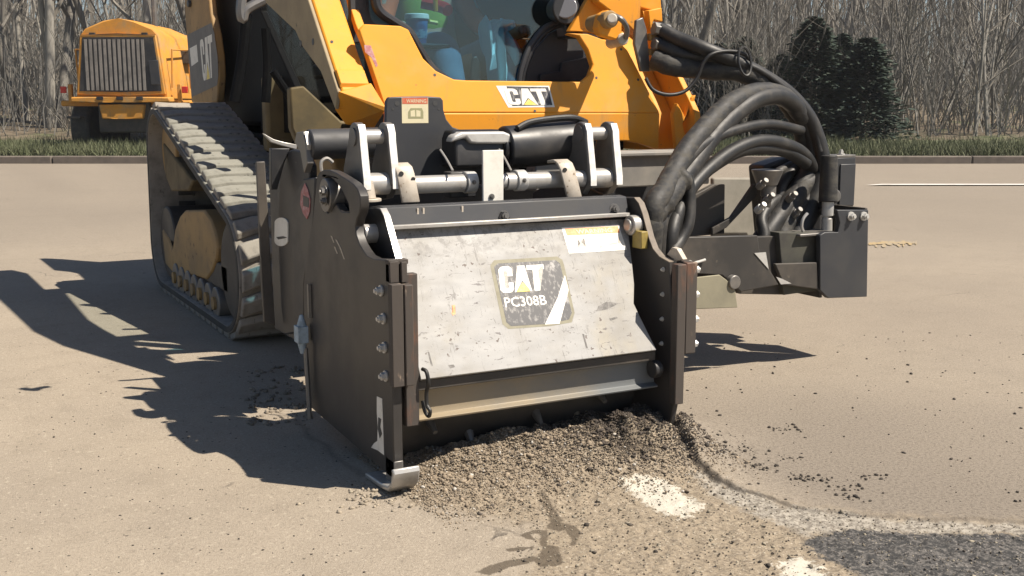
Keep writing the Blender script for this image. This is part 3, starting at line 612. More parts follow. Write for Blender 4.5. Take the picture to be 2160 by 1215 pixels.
M().prism([pu(*p, LU) for p in ((632, 279), (645, 277), (652, 300), (655, 345), (648, 365), (640, 320), (628, 300))], 'u', LU-.012, LU+.012).obj('lug_plate', STD, PL, .003)
M().sheet([pu(*p, LU) for p in ((648, 279), (653, 305), (650, 335))], LU-.010, LU+.016, .006).obj('worn_edge', STE, PL)
for x, y in ((690, 348),):
    q = p3(x, y, .62); M().tube([q+Vector((-.02, 0, -.02)), q+Vector((-.02, 0, .01)), q+Vector((0, 0, .022)), q+Vector((.02, 0, .008))], .006, 8).obj('hook', STE, PL)
a = p3(775, 412, .42); M().cyl((a.x, .42, a.z-.01), (a.x, .42, a.z+.05), .028, 16, .018).cyl((a.x, .42, a.z-.02), (a.x, .42, a.z-.01), .045, 16).obj('grease_boot', TAN, PL, .002)
for (x0, y0), (x1, y1) in (((928, 315), (955, 360)), ((1052, 314), (1078, 360))):
    M().tube([p3(x0, y0, .52), p3((x0+x1)/2, (y0+y1)/2-2, .50), p3(x1, y1, LV-.075)], .004, 6).obj('lock_wire', STE, PL)
# rear frame on the left: post, black cheek plates with decals
M().prism([pv(*p, 1.12) for p in ((556, 344), (575, 343), (590, 600), (597, 697), (573, 689), (568, 610))], 'v', 1.22, 1.235).obj('frame_post', pmat('worn_post_paint', (.09, .078, .066), (.055, .05, .045), 8, .4, .7, .5), PL, .003)
ck = [(590, 345), (600, 322), (618, 314), (640, 320), (652, 350), (652, 500), (640, 560), (640, 700), (600, 706), (592, 640), (586, 500)]
M().prism([pu(*p, .02) for p in ck], 'u', .02, .05).obj('cheek_plate', BLK, PL, .006)
ck2 = [(628, 400), (640, 378), (664, 374), (660, 470), (648, 536), (640, 600), (640, 690), (622, 660), (616, 560), (616, 450)]
M().prism([pu(*p, .005) for p in ck2], 'u', .005, .018).obj('cheek_plate', BLK, PL, .004)
M().prism([pv(*p, 1.02) for p in ((572, 313), (612, 313), (600, 345), (585, 400), (572, 400))], 'v', 1.02, 1.05).obj('cheek_gusset', BLK, PL, .003)
ov = [pu(594+14*math.cos(t)*(1 if abs(math.sin(t)) < .99 else 1), 489+ (18 if math.sin(t) > 0 else -18)+12*math.sin(t), .018) for t in [2*math.pi*i/24 for i in range(24)]]
M().prism(ov, 'u', .0155, .0195).obj('white_decal', WHT, PL)
M().prism([pu(*p, .017) for p in ((584, 500), (598, 498), (607, 501), (600, 503), (588, 505))], 'u', .0145, .0153).obj('decal_print', INK, PL)
M().prism([pu(*p, .004) for p in ((644, 386), (650, 400), (655, 420), (654, 445), (648, 462), (640, 450), (634, 430), (636, 405))], 'u', .002, .0045).obj('red_decal', PNK, PL)
M().prism([pu(*p, .002) for p in ((640, 412), (652, 418), (652, 438), (640, 434))], 'u', .0008, .0018).obj('decal_print', INK, PL)
M().slab([p3(*p, 1.3) for p in ((555, 281), (578, 294), (600, 300), (626, 305), (626, 315), (598, 308), (572, 300))], Vector((0, .02, 0))).obj('bent_tab', STE, PL, .002)

M().prism([(.18, .25), (1.95, .25), (1.95, .80), (.18, .80)], 'v', 1.40, 1.46).obj('coupler_plate', BLK, PL, .01)  # hidden plate added to block light gaps in the ground shadow
M().box(.05, .30, .98, 1.38, .25, .86).obj('light_block_cheek', BLK, PL, .01)  # hidden block added to keep sun off the ground behind the planer
# exposed side-shift frame on the right
FV = .72
fr = M().box(1.04, 1.93, .98, 1.06, .80, .955).box(1.04, 1.93, .955, .98, .93, .95); fr.obj('shift_beam', pmat('dusty_grey_beam', (.17, .165, .155), (.26, .24, .21), 5, .35, .7, .5, .75, c3=(.1, .09, .08), s3=16, lo3=.62, hi3=.72), PL, .006)
M().prism([pv(*p, .98) for p in ((1500, 388), (1522, 388), (1521, 492), (1430, 500), (1440, 420))], 'v', .955, .985).obj('frame_panel', BLKD, PL, .004)
M().prism([pv(*p, 1.30) for p in ((1505, 375), (1592, 375), (1592, 505), (1505, 505))], 'v', 1.30, 1.33).obj('dusty_panel', pmat('dusty_panel', (.27, .255, .22), (.20, .19, .16), 6, .4, .7, .9, c3=(.08, .08, .07), s3=14, lo3=.66, hi3=.72), PL, .01)
M().prism([pv(*p, .93) for p in ((1588, 388), (1594, 388), (1594, 412), (1530, 480), (1500, 496), (1500, 480), (1540, 458))], 'v', .92, .94).obj('diagonal_brace', BLKD, PL, .003)
a = p3(1605, 385, .90); b = p3(1605, 565, .80)
M().cyl((a.x, .86, b.z), (a.x, .86, a.z), .022, 16).obj('jack_post', BLKD, PL); M().cyl((a.x, .86, a.z-.01), (a.x, .86, a.z+.06), .045, 20, .072).cyl((a.x+.01, .86, a.z-.06), (a.x+.01, .86, a.z-.01), .034, 16).obj('jack_cup', STD, PL, .003)
M().prism([pv(*p, 1.0) for p in ((1612, 350), (1660, 332), (1735, 335), (1745, 500), (1625, 505))], 'v', 1.0, 1.12).obj('valve_block', BLK, PL, .015)
M().prism([pv(*p, .96) for p in ((1618, 420), (1660, 420), (1660, 470), (1618, 470))], 'v', .92, 1.0).obj('valve_section', BLKD, PL, .01)
M().prism([pv(*p, .96) for p in ((1668, 375), (1706, 372), (1708, 430), (1670, 432))], 'v', .92, 1.0).obj('valve_section', BLKD, PL, .01)
# lower sill beam and plates
M().prism([pv(*p, FV) for p in ((1425, 503), (1640, 498), (1660, 520), (1660, 622), (1560, 620), (1545, 588), (1425, 590))], 'v', FV, FV+.03).obj('sill_plate', BLKD, PL, .004)
M().prism([pv(*p, FV-.08) for p in ((1430, 500), (1595, 496), (1600, 535), (1640, 600), (1560, 615), (1520, 580), (1430, 575))], 'v', FV-.09, FV-.06).obj('front_plate', BLKD, PL, .004)
for q in (((1592, 534), (1616, 532), (1622, 568)), ((1638, 584), (1650, 588), (1670, 598), (1648, 600))):
    M().prism([pv(*p, FV-.095) for p in q], 'v', FV-.0935, FV-.0915).obj('bright_patch', ZIN, PL)
M().prism([pv(*p, FV-.10) for p in ((1452, 586), (1515, 579), (1530, 590), (1548, 612), (1553, 648), (1452, 652))], 'v', FV-.11, FV-.10).obj('rubber_flap', pmat('dusty_flap', (.26, .24, .17), (.2, .185, .135), 5, .4, .7, .9), PL, .003)
M().prism([pv(*p, FV-.02) for p in ((1640, 490), (1722, 490), (1722, 612), (1650, 622))], 'v', FV-.03, FV+.03).obj('sill_plate', pmat('dusty_olive_black', (.065, .064, .05), (.04, .038, .034), 5, .4, .7, .8), PL, .004)
M().prism([pv(*p, FV-.06) for p in ((1632, 556), (1720, 553), (1724, 610), (1650, 600))], 'v', FV-.07, FV-.05).obj('front_plate', BLKD, PL, .004)
M().cyl((1.78, FV-.09, .42), (1.78, FV-.12, .42), .03, 16).obj('boss', STD, PL, .004)
a = p3(1452, 557, .62); M().tube([a, a+Vector((.04, .0, .004)), a+Vector((.085, 0, .012))], .006, 8).cyl(a, a+Vector((.012, 0, 0)), .015, 10).obj('grease_line', ZIN, PL)
# end box on the right
bx = [(1766, 443), (1832, 443), (1829, 626), (1747, 629), (1730, 612), (1730, 496), (1740, 490), (1768, 490), (1772, 470)]
M().prism([pv(*p, .64) for p in bx], 'v', .64, .665).obj('end_plate', DGR, PL, .003)
for p in ((1794, 456), (1821, 456)): q = pv(*p, .64); bolt((q[0], .6395, q[1]), (0, -1, 0), PL, BOLT, 1.5)
a = p3(1690, 489, .66); b = p3(1770, 489, .66)
M().box(a.x, b.x, .665, .86, b.z-.012, b.z).obj('end_shelf', STD, PL, .003)
M().box(b.x+.16, b.x+.175, .668, .9, .30, .69).obj('end_rib', BLKD, PL, .003); M().box(b.x-.09, b.x-.075, .668, .9, .30, b.z-.012).obj('end_rib', BLKD, PL, .003)
M().tube([p3(1703, 450, .70), p3(1694, 462, .70), p3(1691, 478, .70), p3(1694, 488, .70)], .007, 8).obj('bright_rim', STE, PL)
a = p3(1755, 333, .86); b = p3(1800, 438, .86)
M().box(a.x, b.x, .86, .93, b.z, a.z).box(a.x+.05, b.x-.004, .852, .86, b.z+.01, a.z-.03).obj('end_box', DGR, PL, .006)
M().box(a.x-.03, b.x, .86, .95, a.z, a.z+.012).obj('box_lid', STD, PL, .003); q = p3(1774, 328, .88); bolt((q.x, .88, a.z+.012), (0, 0, 1), PL, BOLT, 1.3)
q = p3(1764, 414, .80); M().cyl((q.x, .80, q.z), (q.x, .83, q.z), .032, 18).obj('round_knob', STD, PL, .006)
q = p3(1745, 460, .74); M().cyl((q.x, .74, q.z-.09), (q.x, .74, q.z-.0), .024, 16).cyl((q.x, .74, q.z+.01), (q.x, .74, q.z+.075), .026, 16).cyl((q.x, .74, q.z-.02), (q.x, .74, q.z+.02), .020, 12).obj('hose_coupling', ZIN, PL, .002)
M().cyl((q.x, .74, q.z+.075), (q.x, .745, q.z+.28), .042, 16, .036).obj('hose_sleeve', SLV, PL, .004)
q = p3(1765, 475, .72); M().tube([q+Vector((-.02, 0, .05)), q+Vector((0, 0, .01)), q+Vector((.02, .02, -.06))], .012, 8).obj('hose_stub', RUB, PL)

# hydraulic hoses from the loader arm over to the planer
def hose(pts, r, mat=RUB, name='hydraulic_hose', wob=0., par=None, n=14, sub=8):
    return M().tube([p3(x, y, v) for x, y, v in pts], r, n, sub, wob=wob).obj(name, mat, par or PL, 0, 60)
hose([(1392, 62, 1.17), (1430, 82, 1.10), (1490, 105, 1.0), (1550, 130, .97), (1610, 160, .95), (1665, 198, .93), (1705, 245, .90), (1728, 300, .88), (1738, 350, .86), (1742, 420, .80), (1744, 446, .75)], 0.0329)
hose([(1388, 92, 1.17), (1430, 112, 1.10), (1500, 125, 1.03), (1560, 140, .97), (1620, 172, .95), (1668, 210, .93), (1700, 262, .92), (1714, 320, .92), (1705, 380, .92), (1680, 440, .90), (1645, 505, .85)], 0.0329)
hose([(1380, 125, 1.17), (1420, 140, 1.10), (1500, 148, 1.03), (1560, 152, .98), (1615, 178, .96), (1660, 215, .95), (1690, 268, .95), (1700, 330, .96), (1690, 390, .96), (1664, 440, .95), (1630, 490, .92)], 0.044, SLV, wob=.12)
hose([(1552, 128, .955), (1600, 148, .93), (1650, 182, .91), (1690, 222, .90), (1716, 265, .88), (1730, 320, .86)], 0.0143)
hose([(1380, 575, 0.52), (1386, 480, .50), (1398, 440, .55), (1425, 395, .60), (1462, 345, .66), (1505, 285, .72), (1550, 240, .78), (1600, 208, .83), (1650, 205, .88), (1690, 240, .92), (1715, 300, .94), (1722, 360, .94), (1700, 430, .92), (1660, 500, .88)], 0.040)
hose([(1372, 535, 0.47), (1378, 440, .45), (1398, 405, .50), (1420, 365, .58), (1452, 310, .66), (1500, 255, .74), (1545, 215, .80), (1600, 194, .86), (1655, 205, .90), (1695, 250, .92)], 0.042, SLV, wob=.08)
hose([(1409, 595, 0.54), (1415, 500, .52), (1432, 440, .58), (1462, 385, .64), (1510, 345, .70), (1560, 318, .74), (1610, 312, .78), (1660, 320, .82), (1700, 345, .86)], 0.0293)
hose([(1419, 565, 0.57), (1425, 470, .55), (1448, 410, .6), (1490, 360, .66), (1545, 318, .72), (1600, 298, .76), (1655, 304, .80), (1700, 330, .86), (1722, 380, .9)], 0.029)
hose([(1394, 515, 0.54), (1400, 420, .52), (1440, 350, .60), (1490, 300, .68), (1560, 272, .74), (1625, 262, .8), (1690, 275, .88)], 0.0220)
hose([(1366, 565, 0.48), (1372, 470, .46), (1395, 432, .50), (1420, 398, .54), (1440, 375, .57)], 0.046, SLV, wob=.28)
hose([(1450, 370, .56), (1455, 420, .55), (1452, 470, .53), (1436, 505, .52), (1420, 528, .50)], 0.0244)
hose([(1625, 470, .88), (1640, 430, .90), (1650, 390, .92), (1672, 360, .95), (1700, 350, .96)], 0.0244)
hose([(1612, 440, .92), (1620, 400, .94), (1640, 365, .96), (1680, 345, .98)], 0.0220)
hose([(1640, 520, .80), (1665, 480, .82), (1690, 440, .84), (1715, 400, .86), (1735, 350, .88)], 0.0195)
hose([(1600, 545, .78), (1612, 500, .80), (1606, 462, .84), (1626, 430, .88), (1650, 415, .92)], 0.0268)
hose([(1660, 520, .86), (1690, 470, .88), (1718, 420, .9), (1728, 370, .92)], 0.0220)
hose([(1590, 530, .82), (1625, 480, .84), (1662, 430, .87), (1695, 385, .9), (1722, 330, .92)], 0.046)
hose([(1640, 535, .8), (1650, 490, .83), (1668, 440, .86), (1690, 400, .88), (1716, 378, .9)], 0.044, SLV, wob=.1)
hose([(1680, 500, .82), (1700, 460, .84), (1722, 415, .85), (1735, 370, .87)], 0.050)
hose([(1362, 165, 1.04), (1378, 190, 1.02), (1410, 200, 1.0), (1445, 192, .99), (1470, 165, .98), (1482, 135, .97), (1502, 114, .955), (1540, 108, .95), (1572, 116, .945), (1582, 132, .945)], 0.0083, n=8)
for (x, y, v, dx, dy) in ((1560, 130, .955, 12, 26),):
    c = p3(x, y, v); pts = [c+Vector((.0+.035*math.sin(t), -.035+.045*math.cos(t)*.3, .062*math.cos(t))) for t in [i*math.pi/6 for i in range(13)]]
    M().tube(pts, .006, 6, 2).obj('hose_tie', RUB, PL)
for p in ((1600, 395, .80), (1614, 425, .80), (1596, 445, .80), (1662, 422, .84), (1672, 455, .82)):
    q = p3(*p); M().cyl(q, q+Vector((.0, -.03, .02)), .018, 6).cyl(q+Vector((0, -.03, .02)), q+Vector((.0, -.05, .035)), .013, 12).obj('hose_fitting', ZIN if p[0] < 1600 else STD, PL, .002)

# ------------------------------------------------------------------ compact track loader carrying the planer
UC = 1.135                                   # centre line
LD = thing('track_loader', 'yellow compact track loader with grey dusty rubber tracks, seen from the front', 'loader', (UC, 2.8, 0))
def mir(u): return 2*UC-u
# tracks
def hull2(pts):
    pts = sorted(set(pts)); 
    def half(ps):
        h = []
        for p in ps:
            while len(h) > 1 and (h[-1][0]-h[-2][0])*(p[1]-h[-2][1])-(h[-1][1]-h[-2][1])*(p[0]-h[-2][0]) <= 0: h.pop()
            h.append(p)
        return h
    a = half(pts); b = half(pts[::-1]); return a[:-1]+b[:-1]
def trackloop(off):
    p = []
    for c, z, r in ((2.48, .335, .305), (4.06, .31, .28), (4.05, .865, .26)): p += ngon(c, z, r+off, 48)
    return hull2(p)
def resample(loop, n):
    L = [Vector(p) for p in loop]; d = [0]
    for i in range(len(L)): d.append(d[-1]+(L[(i+1) % len(L)]-L[i]).length)
    out = []; j = 0
    for k in range(n):
        s_ = d[-1]*k/n
        while d[j+1] < s_: j += 1
        t = (s_-d[j])/max(1e-9, d[j+1]-d[j]); a = L[j % len(L)]; b = L[(j+1) % len(L)]; out.append((a.lerp(b, t), (b-a).normalized()))
    return out, d[-1]
lugm = M(); W2 = .215
lv = []
for (z, hl) in ((0, .056), (.034, .040)):
    for k, x in enumerate((-W2, -.12, 0, .12, W2)): 
        for sgn in (-1, 1): lv.append((x, sgn*hl+(-.018 if abs(x) < .13 else .012), z))
lf = [(0, 2, 3, 1), (2, 4, 5, 3), (4, 6, 7, 5), (6, 8, 9, 7)]
lf += [tuple(i+10 for i in q[::-1]) for q in lf] + [(0, 1, 11, 10), (8, 18, 19, 9)] + [(2*k, 10+2*k, 12+2*k, 2+2*k) for k in range(4)] + [(2*k+1, 3+2*k, 13+2*k, 11+2*k) for k in range(4)]
LUG = M().add(lv, lf).mesh('lug', 30); LUG.materials.append(TRK)
def track(uc, sgn):
    a = uc-.225; b = uc+.225
    o_, i_ = trackloop(.0), trackloop(-.035)
    belt = M().prism([o_, i_], 'u', a, b).obj('track_belt', TRK, LD, .006)
    # darker side walls of the belt
    for u in (a-.002, b+.002): M().prism([trackloop(-.004), trackloop(-.033)], 'u', u-.001, u+.001).obj('side_wall', TRS, belt)
    pts, L = resample(o_, 44)
    for p, d in pts:
        n2 = Vector((d.y, -d.x)); l = link('lug', LUG, None, belt)
        X = Vector((1, 0, 0)); Y = Vector((0, d.x, d.y)); Z = Vector((0, n2.x, n2.y))
        l.matrix_basis = Matrix(((X.x, Y.x, Z.x, uc), (X.y, Y.y, Z.y, p.x), (X.z, Y.z, Z.z, p.y), (0, 0, 0, 1)))
        m = l.modifiers.new('edge', 'BEVEL'); m.width = .007; m.segments = 2
    ip, _ = resample(i_, 60)
    g = M()
    for p, d in ip: g.box(uc-.05, uc+.05, p.x-.025, p.x+.025, p.y-.025, p.y+.025)
    o = g.obj('guide_lugs', TRS, LD); o['kind'] = 'stuff'
    out = a if sgn < 0 else b
    fo = out-sgn*.10
    M().cyl((out-sgn*.05, 2.48, .335), (out-sgn*.36, 2.48, .335), .25, 40).obj('front_idler', BLKD, LD, .01)
    M().cyl((out-sgn*.05, 4.06, .31), (out-sgn*.36, 4.06, .31), .22, 36).obj('rear_idler', BLKD, LD, .01)
    sp = M().cyl((out-sgn*.08, 4.05, .865), (out-sgn*.30, 4.05, .865), .20, 30).obj('drive_sprocket', YELD, LD, .008)
    for k in range(12):
        t = k*math.pi/6; c = (4.05+.20*math.cos(t), .865+.20*math.sin(t)); M().cyl((out-sgn*.10, *c), (out-sgn*.28, *c), .022, 8).obj('sprocket_pin', STD, sp)
    # roller frame
    fp = [(369, 481), (384, 505), (392, 525), (398, 480), (408, 455), (420, 442), (461, 442), (476, 462), (486, 490), (491, 520), (488, 545), (479, 570), (466, 588), (440, 580), (392, 573), (376, 555)]
    f2 = [pu(*p, .24) for p in fp]
    M().prism(f2, 'u', fo-.06, fo+.06).obj('roller_frame', YELD, LD, .012)
    dm = [pu(*p, .28) for p in ((374, 300), (384, 312), (440, 380), (430, 402), (392, 402), (380, 372))]
    M().prism(dm, 'u', fo-sgn*.02-.05, fo-sgn*.02+.06).obj('drive_guard', YEB, LD, .012)
    for k in range(7):
        v = 2.80+k*.165; ro = M().cyl((fo-.07, v, .125), (fo+.07, v, .125), .085, 20).obj('track_roller', STD, LD, .006)
        M().cyl((fo+sgn*.07, v, .125), (fo+sgn*.085, v, .125), .035, 12).obj('roller_cap', YELD, ro)
    M().box(fo-.05, fo+.05, 2.6, 4.0, .20, .34).obj('frame_rail', BLKD, LD, .01)
track(.345, -1); track(mir(.345), 1)

# chassis, cab and engine bay
M().box(.62, mir(.62), 2.25, 4.6, .30, .98).obj('chassis', BLK2, LD, .03)
M().prism([(2.10, .62), (2.55, .62), (2.55, 1.0), (2.25, 1.0)], 'u', .60, mir(.60)).obj('front_axle_box', YELD, LD, .02)
M().prism([pv(*p, 2.0) for p in ((612, 185), (640, 180), (720, 255), (800, 260), (800, 330), (640, 330), (615, 270))], 'v', 2.0, 2.06).obj('chassis_front', YEB, LD, .01)
for p in ((596, 200),): 
    q = p3(*p, 2.9); M().box(q.x-.09, q.x+.09, 2.9, 3.0, .9, 1.3).obj('tower_bracket', YEB, LD, .02)
CF = 1.56
M().box(.45, 1.82, 1.50, 1.54, .45, 1.14).obj('light_block_plate', BLK2, LD, .006)  # hidden plate added to stop sun leaking under the cab
CLR = glass_mat('clear_side_glass', (.95, .97, .97), .04)
M().prism([(CF+.04, 1.0), (3.35, 1.0), (3.35, 2.15), (CF+.04, 2.15)], 'u', mir(.62), mir(.58)).obj('cab_side', BLK2, LD, .006)
for u0 in (.58,):
    M().prism([[(CF+.04, 1.0), (3.35, 1.0), (3.35, 2.15), (CF+.04, 2.15)], [(CF+.13, 1.06), (CF+.13, 2.10), (3.27, 2.10), (3.27, 1.66), (2.45, 1.06)]], 'u', u0, u0+.04).obj('cab_side', BLK2, LD, .006)  # opening with slanted sill, shaped to let sun onto the left track
    M().box(u0+.018, u0+.022, CF+.12, 3.28, 1.11, 2.11).obj('added_side_window', CLR, LD)  # clear pane added so sunlight passes through to the track
M().box(.62, mir(.62), 3.28, 3.35, 1.0, 2.15).obj('cab_back', BLK2, LD)
M().prism([[(.54, CF-.02), (mir(.54), CF-.02), (mir(.54), 3.4), (.54, 3.4)], [(.64, CF+.12), (.64, 3.28), (mir(.64), 3.28), (mir(.64), CF+.12)]], 'z', 2.152, 2.20).obj('cab_roof', BLK, LD, .01)
M().box(.63, mir(.63), CF+.11, 3.29, 2.17, 2.176).obj('added_roof_window', CLR, LD)  # unseen roof pane, added to let sun through the cab onto the track
M().box(.62, mir(.62), CF+.05, 3.28, .99, 1.04).obj('cab_floor', CABI, LD)
M().prism([(CF, 1.0), (CF, 1.20), (CF+.1, 1.22), (CF+.12, 1.0)], 'u', .62, mir(.62)).obj('door_sill', BLK, LD, .01)
seat = M().prism([(2.25, 1.22), (2.75, 1.18), (2.85, 1.85), (2.97, 1.85), (2.9, 1.08), (2.25, 1.1)], 'u', UC-.26, UC+.26).obj('operator_seat', CABI, LD, .04, seg=3)
M().box(UC-.22, UC+.22, 2.3, 2.85, 1.04, 1.10).obj('seat_base', BLK, LD, .01)
for sg in (-1, 1):
    M().box(UC+sg*.36-.07, UC+sg*.36+.07, 2.05, 2.8, 1.28, 1.36).obj('armrest_console', CABI, LD, .02)
    M().cyl((UC+sg*.36, 2.12, 1.36), (UC+sg*.36, 2.10, 1.50), .022, 12, .03).obj('joystick', BLK, LD, .004)
for x in (965, 1003):
    q = p3(x, 158, CF+.35); M().prism([(q.x-.03, q.z-.06), (q.x+.03, q.z-.06), (q.x+.028, q.z+.05), (q.x+.01, q.z+.09), (q.x-.012, q.z+.085), (q.x-.022, q.z+.03)], 'v', CF+.35, CF+.37).obj('foot_pedal', BLK, LD, .006)
# windshield and its frame
wpts = [(786, -60), (790, 0), (800, 26), (832, 47), (862, 68), (886, 108), (912, 146), (955, 178), (1100, 178), (1104, 140), (1122, 95), (1155, 55), (1190, 42), (1215, 38), (1215, -60)]
M().prism([pv(*p, CF-.06) for p in wpts], 'v', CF-.062, CF-.056).obj('windshield', GLS, LD)
def fr3(pts, v): return [p3(x, y, v) for x, y in pts]
M().tube(fr3([(788, -60), (791, 0), (802, 26), (832, 47), (862, 68), (886, 108), (912, 146), (955, 180)], CF-.07), .021, 10, 5).obj('door_frame', BLK, LD)
M().tube(fr3([(1094, 180), (1100, 145), (1118, 98), (1150, 58), (1196, 40)], CF-.07), .013, 10, 5).obj('door_frame', DGR, LD)
M().tube(fr3([(1101, 180), (1107, 148), (1124, 104), (1154, 66), (1196, 50)], CF-.075), .008, 10, 5).obj('door_seal', BLK, LD)
M().prism([pv(*p, CF-.02) for p in ((1108, 178), (1112, 140), (1132, 100), (1160, 70), (1195, 52), (1262, 60), (1262, 178))], 'v', CF-.02, CF).obj('corner_panel', DGR, LD, .004)
M().prism([pv(*p, CF-.03) for p in ((1136, 170), (1138, 156), (1180, 150), (1182, 132), (1240, 120), (1245, 172))], 'v', CF-.04, CF-.024).obj('corner_bracket', BLK, LD, .004)
M().prism([pv(*p, CF-.03) for p in ((738, -60), (786, -60), (791, 10), (806, 34), (840, 54), (864, 72), (864, 90), (740, 90))], 'v', CF-.03, CF).obj('corner_panel', DGR, LD, .004)
# work lamp by the right post
q = p3(1195, 18, CF-.16); M().cyl(q+Vector((0, .0, 0)), q+Vector((.0, .1, .0)), .072, 24, .05).obj('work_lamp', BLK, LD, .008); 
M().cyl(q+Vector((-.01, -.012, .004)), q+Vector((0, .0, .0)), .05, 24).obj('lamp_lens', pmat('lamp_lens', (.20, .20, .21), rough=.15), LD, .004)
q2 = p3(1212, 52, CF-.12); M().box(q2.x-.05, q2.x+.05, q2.y, q2.y+.08, q2.z-.06, q2.z+.05).obj('lamp_bracket', BLK, LD, .01)

# front cross panel between the arms (leans back a little)
FP = Vector((0, 1.2, 1.11)); FN = Vector((0, -.97, .243)).normalized()
pn = [(757, 62), (768, 50), (845, 54), (862, 62), (876, 90), (893, 123), (920, 149), (958, 167), (985, 169), (1225, 172), (1243, 158), (1251, 136), (1240, 104), (1222, 76), (1196, 69), (1240, 71), (1270, 82), (1304, 86), (1324, 104), (1392, 238), (945, 238), (816, 240)]
panel = M().slab([pp(*p, FP, FN) for p in pn], FN*-.035).obj('front_panel', YEL, LD, .006)
lowpix = [(816, 240), (945, 238), (1392, 238), (1390, 317), (1352, 303), (1325, 298), (1240, 296), (960, 290), (812, 300)]
FN2 = Vector((0, -.998, -.05)).normalized()
pl0 = pp(1100, 238, FP, FN)
M().slab([pp(*p, pl0, FN2) for p in lowpix], FN2*-.035).obj('lower_panel', YEL, LD, .006)
for p in ((917, 158), (1258, 164), (1346, 168), (1128, 234), (700, 88), (1310, 104)):
    q = pp(*p, FP, FN); M().cyl(q+FN*.0012, q-FN*.004, .006, 10).obj('panel_hole', INK, LD)
# worn badge on the panel
def fpt(x, y, off): return pp(x, y, FP, FN)+FN*off
def fdec(name, pix, mat, off, par): return M().slab([fpt(*p, off) for p in pix], FN*-.0004).obj(name, mat, par)
bd = fdec('badge', [(1046, 181), (1158, 181), (1170, 226), (1072, 227), (1060, 206)], WHT, .001, LD)
fdec('badge_face', [(1068, 182), (1156, 184), (1165, 222), (1080, 224), (1074, 204)], DCL, .0016, bd)
Q2 = [(1073, 221), (1164, 222), (1150, 187), (1062, 187)]
for L, nm in zip(LET, ('letter', 'letter', 'letter', 'yellow_triangle')):
    tri = nm == 'yellow_triangle'
    fdec(nm, [badge_map(x, y, Q2) for x, y in L], YLS if tri else WHT, .0026 if tri else .0021, bd)
M().slab([fpt(*p, .001) for p in ((768, 95), (782, 96), (797, 138), (793, 142), (784, 122), (770, 110))], FN*-.0004).obj('torn_decal', PNK, LD)

# lift arms
def arm_side(u0, u1, name='lift_arm'):
    pr = [(1.516, 1.569), (1.19, 1.201), (1.228, 1.13), (1.392, 1.281), (1.62, 1.39), (1.705, 1.457), (2.178, 1.621), (3.2, 1.86), (4.3, 1.95), (4.45, 2.12), (3.2, 2.20), (2.1, 2.02), (1.75, 1.83)]
    return M().prism(pr, 'u', u0, u1).obj(name, YEL, LD, .008)
def hullobj(pts, name, mat, par, bev=.006):
    bm = bmesh.new(); 
    for p in pts: bm.verts.new(p)
    bmesh.ops.convex_hull(bm, input=bm.verts); bmesh.ops.dissolve_limit(bm, angle_limit=R(4), verts=bm.verts, edges=bm.edges)
    me = bpy.data.meshes.new(name); bm.to_mesh(me); bm.free(); return link(name, me, mat, par, bev)
arm_side(.296, .418)
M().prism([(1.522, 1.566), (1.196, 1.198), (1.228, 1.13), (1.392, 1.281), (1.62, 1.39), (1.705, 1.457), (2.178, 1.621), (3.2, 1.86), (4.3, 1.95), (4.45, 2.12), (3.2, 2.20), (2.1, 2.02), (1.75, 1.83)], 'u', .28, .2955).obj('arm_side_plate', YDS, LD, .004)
a0 = .28; 
kn = [(.281, 1.19, 1.20), (.285, 1.25, 1.13), (.417, 1.19, 1.235), (.455, 1.13, 1.138), (.45, 1.132, 1.125), (.46, 1.27, 1.055), (.335, 1.27, 1.07), (.42, 1.34, 1.10)]
hullobj(kn, 'arm_knee', YEL, LD)
fa = M(); A_ = Vector((0, 1.516-1.19, 1.569-1.201)).normalized(); NF = Vector((0, -A_.z, A_.y))
base = Vector((0, 1.19, 1.201))
def af(u, s_, off): p = base+A_*s_+NF*off; return Vector((u, p.y, p.z))
M().slab([pp(*p, base-NF*.03, NF) for p in ((729, -30), (752, -30), (757, 20), (768, 50), (768, 92), (750, 50), (738, 10))], NF*-.03).obj('arm_flange', YEL, LD, .003)
# step casting near the foot of the arm
for u0, u1 in ((.283, .415),):
    v = [af(u0+.01, .02, .0), af(u1, .02, .0), af(u1, .11, .0), af(u0+.01, .11, .0), af(u0+.014, .03, .012), af(u1-.004, .03, .012), af(u1-.004, .10, .012), af(u0+.014, .10, .012)]
    M().add(v, [(0, 1, 5, 4), (1, 2, 6, 5), (2, 3, 7, 6), (3, 0, 4, 7), (4, 5, 6, 7)]).obj('arm_step', YEL, LD, .002)
for p in ((660, 88), (634, 92)): q = pu(*p, .279); M().cyl((.2785, *q), (.284, *q), .014, 14).obj('arm_hole', INK, LD)
# right arm: inner side face, recessed front and outer flange
ra = [(1300, -30), (1318, 42), (1350, 80), (1367, 119), (1386, 163), (1408, 209), (1421, 239), (1425, 320)]
RAU = 1.835
rap = [pu(*p, RAU) for p in ra]
back = [(rap[-1][0]+.30, rap[-1][1]), (rap[-3][0]+.34, rap[-3][1]), (1.62, 1.39), (1.705, 1.457), (2.178, 1.621), (3.2, 1.86), (4.3, 1.95), (4.45, 2.12), (3.2, 2.2), (2.1, 2.02)]
rap2 = [(p[0]+.16, p[1]+.0) for p in rap]
M().prism(rap2+[(rap[-1][0]+.42, rap[-1][1]), (rap[-3][0]+.42, rap[-3][1])]+back[2:], 'u', RAU-.005, RAU+.108).obj('lift_arm', YEL, LD, .004)
M().prism([(p[0]-.01, p[1]) for p in rap]+back, 'u', RAU+.110, RAU+.142).obj('lift_arm_flange', YEL, LD, .004)
M().prism([pv(*p, 1.16) for p in ((1430, 218), (1446, 248), (1459, 206), (1468, 200), (1462, 222), (1440, 262), (1450, 300), (1428, 318), (1421, 240))], 'v', 1.16, 1.19).obj('arm_gusset', YEL, LD, .003)
